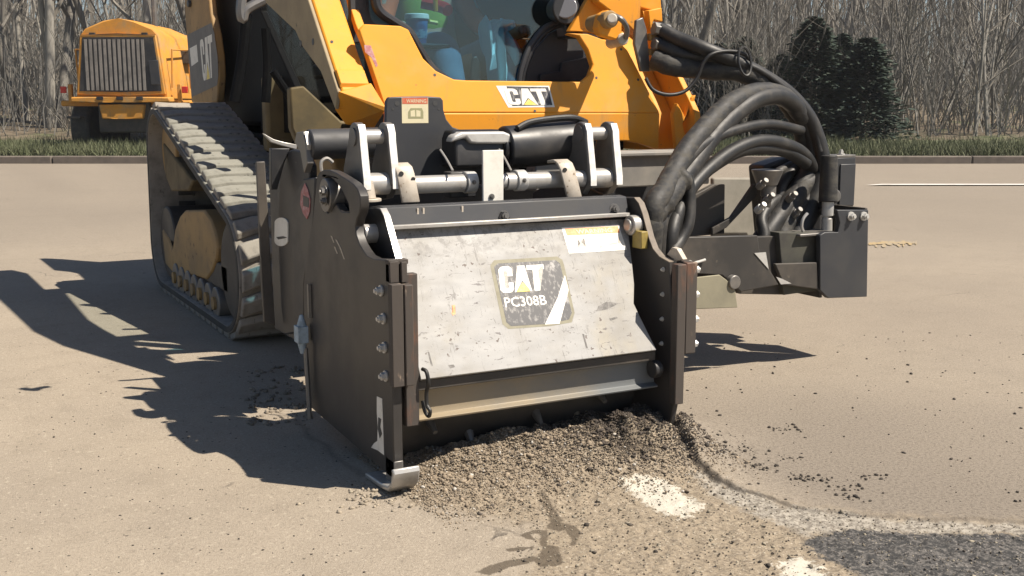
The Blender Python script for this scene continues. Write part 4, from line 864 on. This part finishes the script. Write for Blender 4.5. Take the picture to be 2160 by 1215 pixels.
M().slab([p3(*p, 1.38) for p in ((1200, 66), (1250, -20), (1322, -20), (1318, 60), (1300, 82), (1240, 68))], Vector((0, .03, 0))).obj('arm_gusset', YEL, LD, .004)
M().slab([p3(*p, 1.32) for p in ((1258, -30), (1392, -30), (1396, 20), (1388, 26), (1352, 16), (1350, 78), (1318, 46), (1262, 4))], Vector((0, .06, 0))).obj('hose_bracket', YEL, LD, .006)
M().slab([p3(*p, 1.28) for p in ((1368, 22), (1396, 16), (1398, 46), (1380, 42), (1372, 60))], Vector((0, .04, 0))).obj('hose_bracket', YEL, LD, .004)
# swivel fitting on the panel
for (x, y, r, v0, v1, nm, mt) in ((1289, 40, .036, 1.02, 1.2, 'pin_boss', YELD), (1291, 38, .022, 1.0, 1.03, 'pin_end', TAN), (1315, 82, .026, 1.05, 1.18, 'fitting_cap', TAN)):
    q = p3(x, y, v0); M().cyl(q, (q.x+.02, v1, q.z-.01), r, 20).obj(nm, mt, LD, .005)
M().slab([p3(*p, 1.06) for p in ((1268, 30), (1284, 20), (1312, 46), (1312, 72), (1300, 84), (1268, 74), (1262, 58))], Vector((0, .05, 0))).obj('fitting_plate', YEL, LD, .006)
M().tube([p3(1297, 34, 1.02), p3(1312, 42, 1.0), p3(1322, 60, 1.02), p3(1320, 80, 1.05)], .012, 10).obj('fitting_pipe', STD, LD)
for y in (60, 92, 125):
    q = p3(1378, y, 1.17); M().cyl(q, q+Vector((.08, -.01, -.01)), .030, 6).obj('hose_coupler', STD, LD, .003); M().box(q.x+.0, q.x+.05, 1.19, 1.22, q.z-.05, q.z-.02).obj('coupler_clamp', YELD, LD, .002)
M().prism([pv(*p, 1.13) for p in ((1362, 40), (1376, 34), (1384, 60), (1392, 150), (1372, 150), (1358, 90))], 'v', 1.20, 1.22).obj('coupler_plate', STD, LD, .004)
# rear body with the striped panel
rb = [(3.36, 1.02), (4.62, 1.02), (4.75, 1.15), (4.75, 1.78), (4.6, 1.86), (3.6, 1.86), (3.36, 1.80)]
M().prism(rb, 'u', .66, mir(.66)).obj('engine_bay', BLK2, LD, .03)
PU_ = .56
def q4(pix): return [pu(*p, PU_) for p in pix]
ep_ = [(388, -30), (437, -30), (443, 30), (452, 70), (459, 120), (461, 160), (457, 216), (404, 216), (398, 120), (391, 40)]
epn = M().prism(q4(ep_), 'u', PU_, PU_+.05).obj('engine_panel', YELD, LD, .01)
def pdec(nm, pix, mat, off): return M().prism([pu(*p, PU_-off) for p in pix], 'u', PU_-off-.0004, PU_-off).obj(nm, mat, epn)
GRYB = pmat('grey_stripe', (.12, .115, .11), (.16, .15, .14), 8, .4, .7, .6)
pdec('grey_stripe', [(394.5, 74), (446, 48), (452, 70), (459, 120), (460.5, 160), (458, 180), (404, 205), (399, 130)], GRYB, .001)
pdec('pale_block', [(400, 102), (415, 94), (418, 130), (404, 140)], WHT, .002)
Q3 = [(429, 171), (450, 163), (447, 72), (421, 85)]
for L, nm in zip(LET, ('letter', 'letter', 'letter', 'yellow_triangle')):
    tri = nm == 'yellow_triangle'; pdec(nm, [badge_map(x, y, Q3) for x, y in L], YLS if tri else WHT, .003 if tri else .002)
q = pu(402, 8, PU_); M().prism(ngon(q[0], q[1], 0.030, 16, .8), 'u', PU_-.02, PU_).obj('panel_latch', INK, LD, .004)
for sg in (0, 1):
    u0 = .68 if sg == 0 else mir(.78)
    M().prism([(4.0, .98), (4.4, .98), (4.5, 2.1), (4.3, 2.15)], 'u', u0, u0+.10).obj('arm_tower', BLK2, LD, .01)
for (x0, y0, x1, y1, v, r) in ((520, 30, 495, 215, 3.0, .03), (560, 60, 560, 216, 2.7, .025), (575, 150, 640, 260, 2.3, .02)):
    M().tube([p3(x0, y0, v), p3((x0+x1)/2+4, (y0+y1)/2, v), p3(x1, y1, v)], r, 10).obj('bay_hose', BLK2, LD)
M().tube([p3(x, y, 1.1) for x, y in ((556, 0), (520, 20), (512, 40), (508, 20), (512, -20))], .018, 8).obj('arm_hose', STD, LD)

# ------------------------------------------------------------------ operator, cup and sunlit knee patch in the cab
def skin(name, verts, edges, rad, mat, par=None, sub=2):
    me = bpy.data.meshes.new(name); me.from_pydata(verts, edges, []); o = bpy.data.objects.new(name, me); COL.objects.link(o)
    m = o.modifiers.new('s', 'SKIN'); m.use_smooth_shade = True
    for i, r in enumerate(rad): sv = me.skin_vertices[0].data[i]; sv.radius = (r, r) if not isinstance(r, tuple) else r
    me.skin_vertices[0].data[0].use_root = True
    o.modifiers.new('d', 'SUBSURF').levels = sub; o.modifiers['d'].render_levels = sub
    dg = bpy.context.evaluated_depsgraph_get(); bpy.context.view_layer.update(); nm = bpy.data.meshes.new_from_object(o.evaluated_get(bpy.context.evaluated_depsgraph_get()))
    bpy.data.objects.remove(o); nm.polygons.foreach_set('use_smooth', [True]*len(nm.polygons)); nm.materials.clear()
    return link(name, nm, mat, par)
SKN = pmat('skin', (.42, .26, .18), rough=.55); JEA = pmat('blue_denim', (.075, .14, .22), (.11, .19, .28), 9, .4, .7, .9, bm=.002, bs=200)
HIV = pmat('high_visibility_cloth', (.26, .36, .05), (.22, .3, .05), 12, .4, .7, .8); ORV = pmat('orange_cloth', (.7, .12, .03), rough=.8); BOOT = pmat('work_boot', (.03, .025, .02), rough=.7)
PB = Vector((UC+.13, 2.52, 1.32))
pv_ = [PB, PB+Vector((0, .06, .22)), PB+Vector((0, .08, .42)), PB+Vector((0, .06, .55)), PB+Vector((0, .03, .66)), PB+Vector((0, .01, .78))]
pe = [(0, 1), (1, 2), (2, 3), (3, 4), (4, 5)]; pr = [(.15, .12), (.15, .11), (.16, .11), .06, .085, .07]
for sg in (-1, 1):
    k = len(pv_)
    pv_ += [PB+Vector((sg*.10, -.06, -.02)), PB+Vector((sg*.17, -.50, .10)), PB+Vector((sg*.17, -.70, -.24)), PB+Vector((sg*.17, -.82, -.26))]
    pe += [(0, k), (k, k+1), (k+1, k+2), (k+2, k+3)]; pr += [.095, .07, .045, .035]
    k = len(pv_)
    pv_ += [PB+Vector((sg*.20, .06, .46)), PB+Vector((sg*.28, -.04, .22)), PB+Vector((sg*.34, -.30, .19)), PB+Vector((sg*.35, -.39, .20))]
    pe += [(2, k), (k, k+1), (k+1, k+2), (k+2, k+3)]; pr += [.06, .046, .036, .03]
    for f in range(5):
        k2 = len(pv_); h = pv_[k+3]; o_ = Vector(((f-2)*.018, -.04-.01*(f == 2), .01)) if f < 4 else Vector((-sg*.04, -.01, .02))
        pv_ += [h+o_, h+o_+Vector((0, -.02, -.03))]; pe += [(k+3, k2), (k2, k2+1)]; pr += [.011, .009]
per = skin('person', [tuple(v) for v in pv_], pe, pr, SKN); tag(per, 'machine operator in blue jeans and bright vest seated behind the windshield', 'person')
jv = [PB+Vector((0, 0, .02))]; je = []; jr = [(.165, .135)]
for sg in (-1, 1):
    k = len(jv); jv += [PB+Vector((sg*.10, -.07, -.01)), PB+Vector((sg*.17, -.28, .06)), PB+Vector((sg*.17, -.51, .105)), PB+Vector((sg*.17, -.60, -.06)), PB+Vector((sg*.17, -.68, -.22))]
    je += [(0, k), (k, k+1), (k+1, k+2), (k+2, k+3), (k+3, k+4)]; jr += [.115, .105, .10, .085, .075]
skin('jeans', [tuple(v) for v in jv], je, jr, JEA, per)
skin('safety_vest', [tuple(PB+Vector(q)) for q in ((0, .04, .12), (0, .07, .30), (0, .08, .46))], [(0, 1), (1, 2)], [(.18, .14), (.185, .14), (.17, .12)], HIV, per)
for sg in (-1, 1):
    skin('sleeve', [tuple(PB+Vector(q)) for q in ((sg*.18, .07, .47), (sg*.27, -.02, .25), (sg*.33, -.22, .20))], [(0, 1), (1, 2)], [.072, .058, .046], ORV, per)
    skin('boot', [tuple(PB+Vector(q)) for q in ((sg*.17, -.68, -.20), (sg*.17, -.71, -.27), (sg*.17, -.84, -.275))], [(0, 1), (1, 2)], [.06, .055, .05], BOOT, per)
skin('cap', [tuple(PB+Vector(q)) for q in ((0, .02, .80), (0, .01, .84), (0, -.12, .81))], [(0, 1), (1, 2)], [.098, .08, .03], ORV, per)
hf = PB+Vector((0, -.085, .70))
for sg in (-1, 1): M().cyl(hf+Vector((sg*.032, .02, .02)), hf+Vector((sg*.032, -.004, .02)), .011, 10).obj('eye', WHT, per)
M().cyl(hf+Vector((0, .02, .015)), hf+Vector((0, -.02, -.02)), .010, 8, .015).obj('nose', SKN, per)
# red tool handle and yellow lever beside the seat
M().tube([p3(890, 5, 2.2), p3(930, 14, 2.15), p3(945, 22, 2.1)], .03, 8).obj('red_lever', RED, LD); M().tube([p3(918, -10, 2.05), p3(919, 24, 2.05)], .012, 8).obj('yellow_lever', YEL, LD)
# cup on the ledge
q = p3(880, 92, CF+.10); cz = q.z
cup = thing('drink_cup', 'large blue paper drink cup with a white lid behind the windshield', 'cup', (q.x, q.y, cz))
M().cyl((q.x, q.y, cz), (q.x, q.y, cz+.105), .040, 28, .050).obj('cup_body', pmat('blue_cup', (.02, .16, .38), rough=.35), cup)
M().cyl((q.x, q.y, cz+.022), (q.x, q.y, cz+.06), .0435, 28, .0468, cap=False).obj('cup_print', pmat('cup_print', (.5, .62, .7), (.04, .2, .42), 40, .45, .55, .4), cup)
M().cyl((q.x, q.y, cz+.103), (q.x, q.y, cz+.128), .056, 28, .053).obj('cup_lid', WHT, cup, .004); M().tube([(q.x+.045, q.y-.03, cz+.095), (q.x+.085, q.y-.03, cz+.09)], .009, 8).obj('cup_handle', YLS, cup)
M().box(q.x-.11, q.x+.13, q.y-.07, q.y+.08, cz-.02, cz-.001).obj('cab_ledge', BLK, LD, .006)
# pale sheet standing in for sunlight on the knee of the jeans
SUND = pmat('sunlit_denim', (.50, .66, .70), (.42, .58, .62), 8, .4, .7, .9)
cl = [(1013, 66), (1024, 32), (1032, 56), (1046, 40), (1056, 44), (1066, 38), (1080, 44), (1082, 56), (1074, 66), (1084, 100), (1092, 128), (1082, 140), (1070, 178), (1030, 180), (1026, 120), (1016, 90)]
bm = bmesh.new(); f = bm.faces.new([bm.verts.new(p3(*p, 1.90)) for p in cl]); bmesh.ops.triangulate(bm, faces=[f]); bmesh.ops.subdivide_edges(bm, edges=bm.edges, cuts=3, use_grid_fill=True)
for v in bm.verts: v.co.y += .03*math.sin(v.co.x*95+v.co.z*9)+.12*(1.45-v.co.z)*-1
me = bpy.data.meshes.new('sunlit_knee'); bm.to_mesh(me); bm.free(); sunlit_knee = link('sunlit_knee', me, SUND); m = sunlit_knee.modifiers.new('t', 'SOLIDIFY'); m.thickness = .006
tag(sunlit_knee, 'pale blue patch standing in for sunlight on the jeans of the operator', 'light patch')

# ------------------------------------------------------------------ loose millings: crushed stones in front of the drum and crumbs on the road
ICO = None
def stones(name, pts, label, tints):
    global ICO
    if ICO is None:
        b = bmesh.new(); bmesh.ops.create_icosphere(b, subdivisions=1, radius=1); me_ = bpy.data.meshes.new('i'); b.to_mesh(me_); b.free()
        ICO = (np.array([v.co[:] for v in me_.vertices]), np.array([p.vertices[:] for p in me_.polygons]))
    V0, F0 = ICO; n = len(pts); P = np.array([p[:3] for p in pts]); S = np.array([p[3] for p in pts])
    v = np.repeat(V0[None], n, 0)*(1+rng.uniform(-.35, .35, (n, len(V0), 1)))*rng.uniform(.6, 1.25, (n, 1, 3))
    a = rng.uniform(0, 6.28, n); c, s_ = np.cos(a)[:, None], np.sin(a)[:, None]
    x = v[..., 0]*c-v[..., 1]*s_; y = v[..., 0]*s_+v[..., 1]*c; v = np.stack([x, y, v[..., 2]*.75], -1)*S[:, None, None]+P[:, None]
    f = (F0[None]+(np.arange(n)*len(V0))[:, None, None]).reshape(-1, 3)
    me = bpy.data.meshes.new(name); me.vertices.add(n*len(V0)); me.vertices.foreach_set('co', v.astype('f4').ravel())
    me.loops.add(f.size); me.loops.foreach_set('vertex_index', f.astype('i4').ravel()); me.polygons.add(len(f))
    me.polygons.foreach_set('loop_start', np.arange(0, f.size, 3, dtype='i4')); me.polygons.foreach_set('loop_total', np.full(len(f), 3, 'i4')); me.update()
    at = me.attributes.new('tint', 'FLOAT_COLOR', 'POINT'); col = np.repeat(np.array(tints)[:, None], len(V0), 1); at.data.foreach_set('color', np.concatenate([col, np.ones(col.shape[:2]+(1,))], -1).astype('f4').ravel())
    o = link(name, me, STONE); o['kind'] = 'stuff'; o['label'] = label; return o
pts = []; tn = []
def put(x, y, r, t): pts.append((x, y, hground(x, y)+r*.25, r)); tn.append(t)
for _ in range(38000):
    x = .02+random.random()*1.10; y = random.gauss(.07, .17)
    d = math.exp(-(max(0, .85-x)/.26)**2)*math.exp(-((y-.08)/.24)**2)
    if y < -.62 or y > .40: continue
    r = random.choice((.0014, .0018, .0022, .0028, .0036)) if random.random() < .982 else random.uniform(.0045, .010)
    if y < -.35 and random.random() < .5: continue
    t = random.uniform(.72, 1.15); dark = random.random() < d*.97+.05
    put(x, y, r, (.075*t, .06*t, .048*t) if dark else (.31*t, .25*t, .18*t) if random.random() < .95 else (.5, .47, .42))
gpoly = [pz(*p) for p in ((700, 1030), (860, 1000), (900, 930), (1430, 920), (1500, 1005), (1640, 1060), (1880, 1090), (2160, 1105), (2160, 1215), (1040, 1215), (1120, 1120), (880, 1075), (740, 1045))]
gx = [p[0] for p in gpoly]; gy = [p[1] for p in gpoly]
k = 0
while k < 8000:
    x = random.uniform(min(gx), max(gx)); y = random.uniform(min(gy), max(gy)); k += 1
    if not bool(inpoly(np.array([x]), np.array([y]), gpoly)[0]): continue
    t = random.uniform(.5, 1.2); r = random.uniform(.0012, .0035) if random.random() < .97 else random.uniform(.004, .008)
    put(x, y, r, (.09*t, .075*t, .06*t) if random.random() < .4 else (.33*t, .29*t, .22*t))
stones('millings', pts, 'loose crushed asphalt heaped in front of the cutting drum', tn)
pts = []; tn = []
cl_ = [(1545, 965), (1590, 985), (1610, 990), (1665, 968), (1690, 1010), (1720, 1015), (1790, 1030), (1800, 1050), (1840, 1005), (1560, 950), (1500, 960), (1530, 930), (1655, 905)]
for _ in range(420):
    if random.random() < .6:
        c = random.choice(cl_); x, y = pz(c[0]+random.gauss(0, 22), c[1]+random.gauss(0, 6))
    else: x, y = pz(random.uniform(1450, 2160), random.uniform(700, 1060))
    t = random.uniform(.5, 1.2); put(x, y, random.choice((.002, .003, .003, .004, .005, .007)), (.06*t, .05*t, .04*t))
for _ in range(240):
    x, y = pz(random.uniform(0, 850), random.uniform(780, 1215)); t = random.uniform(.5, 1.2); put(x, y, random.choice((.002, .002, .003, .004)), (.07*t, .06*t, .05*t) if random.random() < .7 else (.34, .3, .24))
for _ in range(90):
    x, y = pz(random.gauss(790, 45), random.gauss(1052, 12)); t = random.uniform(.7, 1.2); put(x, y, random.choice((.003, .004, .006, .008)), (.34*t, .29*t, .22*t))
for _ in range(200):
    x, y = pz(random.uniform(520, 660), random.uniform(770, 900)); t = random.uniform(.7, 1.2); put(x, y, random.choice((.004, .006, .009, .012)), (.26*t, .22*t, .17*t))
stones('crumbs', pts, 'dark crumbs of asphalt scattered over the tan road', tn)

# ------------------------------------------------------------------ yellow road machine parked behind on the left
RD = 24.0; rc = bg(bgx(268, RD), RD); hx = RT.copy(); hy = Vector((math.sin(YAW), math.cos(YAW), 0))
RG = thing('road_grader', 'yellow road machine with a slatted radiator grille parked behind the track loader', 'road machine', rc)
def rl(x, y, z): return rc+hx*x+hy*y+Vector((0, 0, z))
def rpx(px, py): return ((px-268)/FPX*RD, 1.15+(220-py)/FPX*RD)
def rprism(name, pts, y0, y1, mat, par=RG, bev=.03):
    n = len(pts); v = [rl(x, y0, z) for x, z in pts]+[rl(x, y1, z) for x, z in pts]
    return M().add(v, [tuple(range(n)), tuple(range(2*n-1, n-1, -1))]+[(i, (i+1) % n, n+(i+1) % n, n+i) for i in range(n)]).obj(name, mat, par, bev)
def sym(pts): r = [rpx(*p) for p in pts]; return r+[(-x, z) for x, z in r[::-1]]
rprism('engine_hood', sym([(268, 45), (300, 50), (338, 66), (350, 80), (364, 204), (364, 210)]), .06, 2.6, YELG)
rprism('grille_frame', sym([(268, 76), (346, 79), (360, 200), (268, 202)]), -.02, .06, YELG, bev=.02)
rprism('grille_opening', sym([(268, 83), (341, 84), (353, 193), (268, 195)]), -.03, -.021, BLK, bev=0)
SLAT = pmat('grille_slat', (.24, .22, .20), (.15, .14, .13), 5, .4, .7, .6)
for k in range(13):
    x = -.68+k*.1
    rprism('grille_slat', [(x-.028, 1.44), (x+.028, 1.44), (x+.028, 2.50), (x-.028, 2.50)], -.05, -.032, SLAT, bev=0)
rprism('lamp_box', [rpx(*p) for p in ((330, 130), (350, 130), (353, 180), (333, 180))], -.07, -.052, DGR, bev=.01)
rprism('rear_bumper', sym([(268, 205), (370, 205), (372, 216), (268, 216)]), -.10, .25, YELG)
rprism('cross_beam', sym([(268, 212), (405, 212), (405, 224), (268, 224)]), .25, .45, YELG)
rprism('tow_bracket', sym([(268, 220), (315, 220), (310, 250), (268, 250)]), -.05, .2, YELG)
for sg in (-1, 1):
    a = rpx(395, 190); rprism('tail_lamp', [(sg*a[0]-.06, a[1]-.07), (sg*a[0]+.06, a[1]-.07), (sg*a[0]+.06, a[1]+.07), (sg*a[0]-.06, a[1]+.07)], .16, .22, RED, bev=.01)
    rprism('lamp_bracket', [(sg*(a[0]-.13)-.04, a[1]-.28), (sg*(a[0]-.13)+.04, a[1]-.28), (sg*(a[0]-.13)+.04, a[1]+.12), (sg*(a[0]-.13)-.04, a[1]+.12)], .2, .3, YELG, bev=.01)
    w_ = M()
    for y in (.9, 2.4):
        M().cyl(rl(sg*.85, y, .62), rl(sg*1.25, y, .62), .62, 30).obj('wheel', TRS, RG, .06); M().cyl(rl(sg*1.1, y, .62), rl(sg*1.26, y, .62), .3, 20).obj('wheel_rim', YELG, RG, .02)
rprism('frame_rail', [(-.55, .55), (.55, .55), (.55, 1.2), (-.55, 1.2)], .1, 7.5, BLKD)
rprism('cab', [(-.8, 1.2), (.8, 1.2), (.75, 2.75), (-.75, 2.75)], 2.8, 4.2, YELG); rprism('cab_window', [(-.65, 2.0), (.65, 2.0), (.62, 2.65), (-.62, 2.65)], 2.77, 2.8, pmat('dark_window', (.02, .025, .03), rough=.1), bev=0)
rprism('exhaust_hood', [rpx(*p) for p in ((350, 104), (388, 106), (372, 132), (354, 131))], 1.5, 1.9, BLKD, bev=.01)
rprism('front_wheel', [(1.0, .0), (1.35, .0), (1.35, 1.2), (1.0, 1.2)], 6.4, 7.6, TRS, bev=.15); rprism('front_wheel', [(-1.35, .0), (-1.0, .0), (-1.0, 1.2), (-1.35, 1.2)], 6.4, 7.6, TRS, bev=.15)

# ------------------------------------------------------------------ woods beyond the road
def tree_mesh(seed, h, r0, stems, spread, levels, lean=.1):
    rd = random.Random(seed); T = M(); Cn = M()
    def limb(m, p, d, L, r, lev, n):
        pts_ = [p]; dd = d.copy()
        k = 4 if lev < 2 else 3
        for i in range(k):
            dd = (dd+Vector((rd.gauss(0, .13), rd.gauss(0, .13), rd.gauss(.04, .06)))).normalized(); pts_.append(pts_[-1]+dd*L/k)
        m.tube(pts_, lambda t: max(r*(1-.72*t), .004), n, 1, smooth=False)
        if lev >= levels: return
        nb = rd.randint(5, 7) if lev == 0 else rd.randint(3, 5)
        for _ in range(nb):
            t = rd.uniform(.12 if lev else .08, 1); i = min(int(t*k), k-1); q = pts_[i].lerp(pts_[i+1], t*k-i)
            a = rd.uniform(0, 6.28); up_ = rd.uniform(.25, 1.1); nd = (Vector((math.cos(a), math.sin(a), up_))+dd*.5).normalized()
            limb(Cn, q, nd, L*rd.uniform(.28, .5), r*(1-.6*t)*rd.uniform(.3, .5), lev+1, 4 if lev == 0 else 3)
    for s_ in range(stems):
        a = rd.uniform(0, 6.28); o_ = Vector((math.cos(a), math.sin(a), 0))*(spread*rd.random() if stems > 1 else 0)
        d = (Vector((rd.gauss(0, lean), rd.gauss(0, lean), 1))).normalized()
        limb(T, o_+Vector((0, 0, -.2)), d, h*rd.uniform(.75, 1.1), r0*rd.uniform(.7, 1.1), 0, 7)
    return T.mesh('trunk', 60, False), Cn.mesh('crown', 60, False)
kinds = []
for i, (h, r, st, sp, lv_, ln, mt) in enumerate(((13, .13, 1, 0, 3, .06, BRK), (11, .085, 1, 0, 3, .10, BRP), (12, .10, 2, .5, 2, .10, BRK), (8, .05, 4, .7, 2, .16, BRP), (6, .035, 6, 1.0, 2, .22, BRK), (14, .16, 1, 0, 3, .05, BRP))):
    a, b = tree_mesh(100+i, h, r, st, sp, lv_, ln); a.materials.append(mt); b.materials.append(TWG if i % 2 else mt); kinds.append((a, b))
TL = ['slender bare tree in the dense leafless wood beyond the kerb', 'pale barked bare tree in the leafless wood beyond the kerb', 'twin stemmed bare tree in the leafless wood beyond the kerb',
      'thin multi stemmed sapling clump at the edge of the wood', 'low tangled leafless bush at the edge of the wood', 'stout pale trunk standing in the leafless wood beyond the kerb']
GR = ['slender bare trees', 'pale bare trees', 'twin stemmed bare trees', 'sapling clumps', 'leafless bushes', 'stout pale trunks']
def plant(kind, d, x, rot, sc):
    p = bg(x, d, floor_z(d)); e = thing(('bare_tree', 'bare_tree', 'bare_tree', 'sapling', 'bush', 'bare_tree')[kind], TL[kind], ('tree', 'tree', 'tree', 'tree', 'bush', 'tree')[kind], p, GR[kind])
    e.rotation_euler = (0, 0, rot); e.scale = (sc,)*3
    for me_, nm in zip(kinds[kind], ('trunk', 'crown')):
        o = link(nm, me_, None, e, local=True); o.matrix_parent_inverse = Matrix.Identity(4)
rd = random.Random(5)
for k in range(9): d_ = rd.uniform(26.2, 28.5); plant(rd.choice((3, 4, 4)), d_, bgx(rd.uniform(1420, 2160), d_), rd.uniform(0, 6.28), rd.uniform(.5, 1.0))
for k in range(185):
    d = 29+48*rd.random()**1.4; half = 1180/FPX*d
    kind = rd.choices(range(6), (5, 5, 3, 4, 4, 2))[0]
    if kind in (3, 4): d = 28+22*rd.random()
    plant(kind, d, rd.uniform(-half, half), rd.uniform(0, 6.28), rd.uniform(.75, 1.25))
# thicket far behind that closes the wood
T = M(); rd = random.Random(9)
for k in range(2600):
    d = rd.uniform(62, 120); x = rd.uniform(-.55, .55)*d; z = floor_z(d); h = rd.uniform(3, 13); p = bg(x, d, z-.3); t = Vector((rd.gauss(0, .09), rd.gauss(0, .09), 1))*h
    T.tube([p, p+t*.5+Vector((rd.gauss(0, .2), 0, 0)), p+t], lambda q, r=rd.uniform(.03, .10): r*(1-.7*q)+.012, 4, 1, smooth=False)
    for _ in range(3):
        q = p+t*rd.uniform(.25, .9); T.tube([q, q+Vector((rd.gauss(0, 1.0), rd.gauss(0, .6), rd.uniform(.5, 1.8)))], lambda q_: .028*(1-.6*q_), 3, 1, smooth=False)
o = T.obj('far_thicket', TWG, None, 0, 0, False); o['kind'] = 'stuff'; o['label'] = 'far grey thicket of bare stems closing the wood'
# brush of thin twigs low along the edge of the wood
T = M()
for k in range(5200):
    d = rd.uniform(27.5, 46); x = rd.uniform(-.52, .52)*d; p = bg(x, d, floor_z(d)-.05); h = rd.uniform(.6, 3.2); t = Vector((rd.gauss(0, .28), rd.gauss(0, .28), 1))*h
    T.tube([p, p+t*.55+Vector((rd.gauss(0, .08), rd.gauss(0, .08), 0)), p+t+Vector((rd.gauss(0, .2), rd.gauss(0, .2), 0))], lambda q: .013*(1-.7*q)+.003, 3, 1, smooth=False)
o = T.obj('undergrowth', BRP, None, 0, 0, False); o['kind'] = 'stuff'; o['label'] = 'thin leafless undergrowth along the edge of the wood'
# small spruces
def spruce_mesh(seed, h, w_):
    r_ = random.Random(seed); T = M().tube([(0, 0, -.1), (0, 0, h*.5), (0, 0, h)], lambda t: .06*(1-t)+.008, 7, 1, smooth=False)
    v = []; f = []
    for k in range(7000):
        t = r_.random()**.8; z = h*(.03+.96*t); a = r_.uniform(0, 6.28); lob = 1+.6*noise.noise(Vector((math.cos(a)*1.3, math.sin(a)*1.3, z*2.2+seed*9)))+.25*noise.noise(Vector((math.cos(a)*4, math.sin(a)*4, z*6))); rad = w_*((1-t)**.5)*lob*r_.uniform(.7, 1.1)+.04
        q = r_.uniform(.35, 1.0); c = Vector((math.cos(a)*rad*q, math.sin(a)*rad*q, z-.16*rad*q+r_.gauss(0, .03))); out = Vector((math.cos(a), math.sin(a), r_.uniform(-.3, .25))).normalized()
        sd_ = out.cross(Vector((r_.gauss(0, .4), r_.gauss(0, .4), 1))).normalized(); L = r_.uniform(.10, .24); ww = r_.uniform(.025, .06); i = len(v)
        v += [c-out*L*.4-sd_*ww*.4, c+out*L*.1-sd_*ww, c+out*L*.7, c+out*L*.1+sd_*ww]; f += [(i, i+1, i+2, i+3)]
    return T.mesh('trunk', 60, False), M().add(v, f).mesh('crown', 0, False)
sp = [spruce_mesh(1, 3.0, 1.05), spruce_mesh(2, 2.3, 1.0)]
for a, b in sp: a.materials.append(BRK); b.materials.append(NDL)
for (px, d, k, sc, lab) in ((1702, 26.6, 0, .95, 'tall narrow dark spruce right behind the hose arch'), (1812, 26.2, 1, 1.02, 'broad dark spruce at the right beside the grass verge'), (1560, 28, 0, .8, 'dark spruce half hidden by the loader hoses'), (1508, 29, 1, .95, 'dark spruce beside the loader arm, left of the other spruces'), (1640, 28.5, 1, .85, 'small dark spruce between the hose arches'), (1762, 28.2, 0, .82, 'dark spruce filling the gap between the two right spruces')):
    e = thing('spruce', lab, 'spruce', bg(bgx(px, d), d, floor_z(d)), 'young spruces at the edge of the wood'); e.scale = (sc,)*3; e.rotation_euler = (0, 0, px*.37)
    for me_, nm in zip(sp[k], ('trunk', 'crown')): o = link(nm, me_, None, e, local=True)
# long grass along the kerb
v = []; f = []
for k in range(26000):
    d = 22.12+3.6*rd.random()**1.5; x = rd.uniform(-.50, .50)*d; p = bg(x, d, .13+.033*(d-22)); h = rd.uniform(.10, .30); a = rd.uniform(0, 6.28); ww = Vector((math.cos(a), math.sin(a), 0))*rd.uniform(.006, .014); t = Vector((rd.gauss(0, .09), rd.gauss(0, .09), h)); i = len(v)
    v += [p-ww, p+ww, p+t]; f.append((i, i+1, i+2))
o = M().add(v, f).obj('verge_grass', GRS, None, 0, 0, False); o['kind'] = 'stuff'; o['label'] = 'rough green grass along the far kerb'

# ------------------------------------------------------------------ thin spring haze over the whole place
hm = bpy.data.materials.new('haze_air'); hm.use_nodes = True; hn = hm.node_tree.nodes; hn.remove(hn['Principled BSDF'])
pvn = hn.new('ShaderNodeVolumePrincipled'); pvn.inputs['Color'].default_value = (.93, .95, 1, 1); pvn.inputs['Density'].default_value = .0007; pvn.inputs['Anisotropy'].default_value = .2
hm.node_tree.links.new(pvn.outputs[0], hn['Material Output'].inputs['Volume'])
o = M().box(-300, 300, -300, 300, -1.3, 24).obj('haze', hm, None, 0, 0); o['kind'] = 'stuff'; o['label'] = 'thin pale haze in the air'
# more fittings on the parked machine
def rtube(name, pts, r, mat): return M().tube([rl(*p) for p in pts], r, 8, 1, smooth=False).obj(name, mat, RG)
for sg in (-1, 1):
    rtube('grab_rail', [(sg*1.0, .3, 1.5), (sg*1.03, .3, 2.3), (sg*1.0, 1.6, 2.35), (sg*1.03, 1.6, 1.5)], .02, YELG)
    rprism('hood_latch', [(sg*.55-.06, 2.58), (sg*.55+.06, 2.58), (sg*.55+.06, 2.64), (sg*.55-.06, 2.64)], .0, .06, BLK, bev=.005)
    rprism('step', [(sg*1.05-.15, .85), (sg*1.05+.15, .85), (sg*1.05+.15, .9), (sg*1.05-.15, .9)], .0, .25, BLKD, bev=.01)
rprism('hood_seam', sym([(268, 76), (346, 79), (346, 80), (268, 77)]), -.03, -.021, BLK, bev=0)
rtube('exhaust_stack', [(.35, 1.4, 2.8), (.35, 1.4, 3.5)], .06, STD)
for x in (-.42, 0, .42): rprism('warning_plate', [(x-.07, 1.24), (x+.07, 1.24), (x+.07, 1.31), (x-.07, 1.31)], -.125, -.10, BLK, bev=.004)

rq = random.Random(3); mk = M()
for k in range(34):
    t = k/34; cx = 1838+t*95+rq.uniform(-3, 3); cy = 515+t*2+rq.uniform(-5, 5)*(1 if k < 60 else 1.4); rx = rq.uniform(2, 9); ry = rq.uniform(1.5, 4.5)
    mk.prism([pz(cx+rx*math.cos(a)*rq.uniform(.6, 1.2), cy+ry*math.sin(a)*rq.uniform(.6, 1.2)) for a in [j*2*math.pi/9 for j in range(9)]], 'z', .005+.00004*k, .00502+.00004*k)
o = mk.obj('road_marking', pmat('faded_yellow_line', (.36, .26, .12), (.30, .25, .18), 9, .35, .62, .85)); o['kind'] = 'structure'; o['label'] = 'flaking remains of a yellow line on the road at far right'
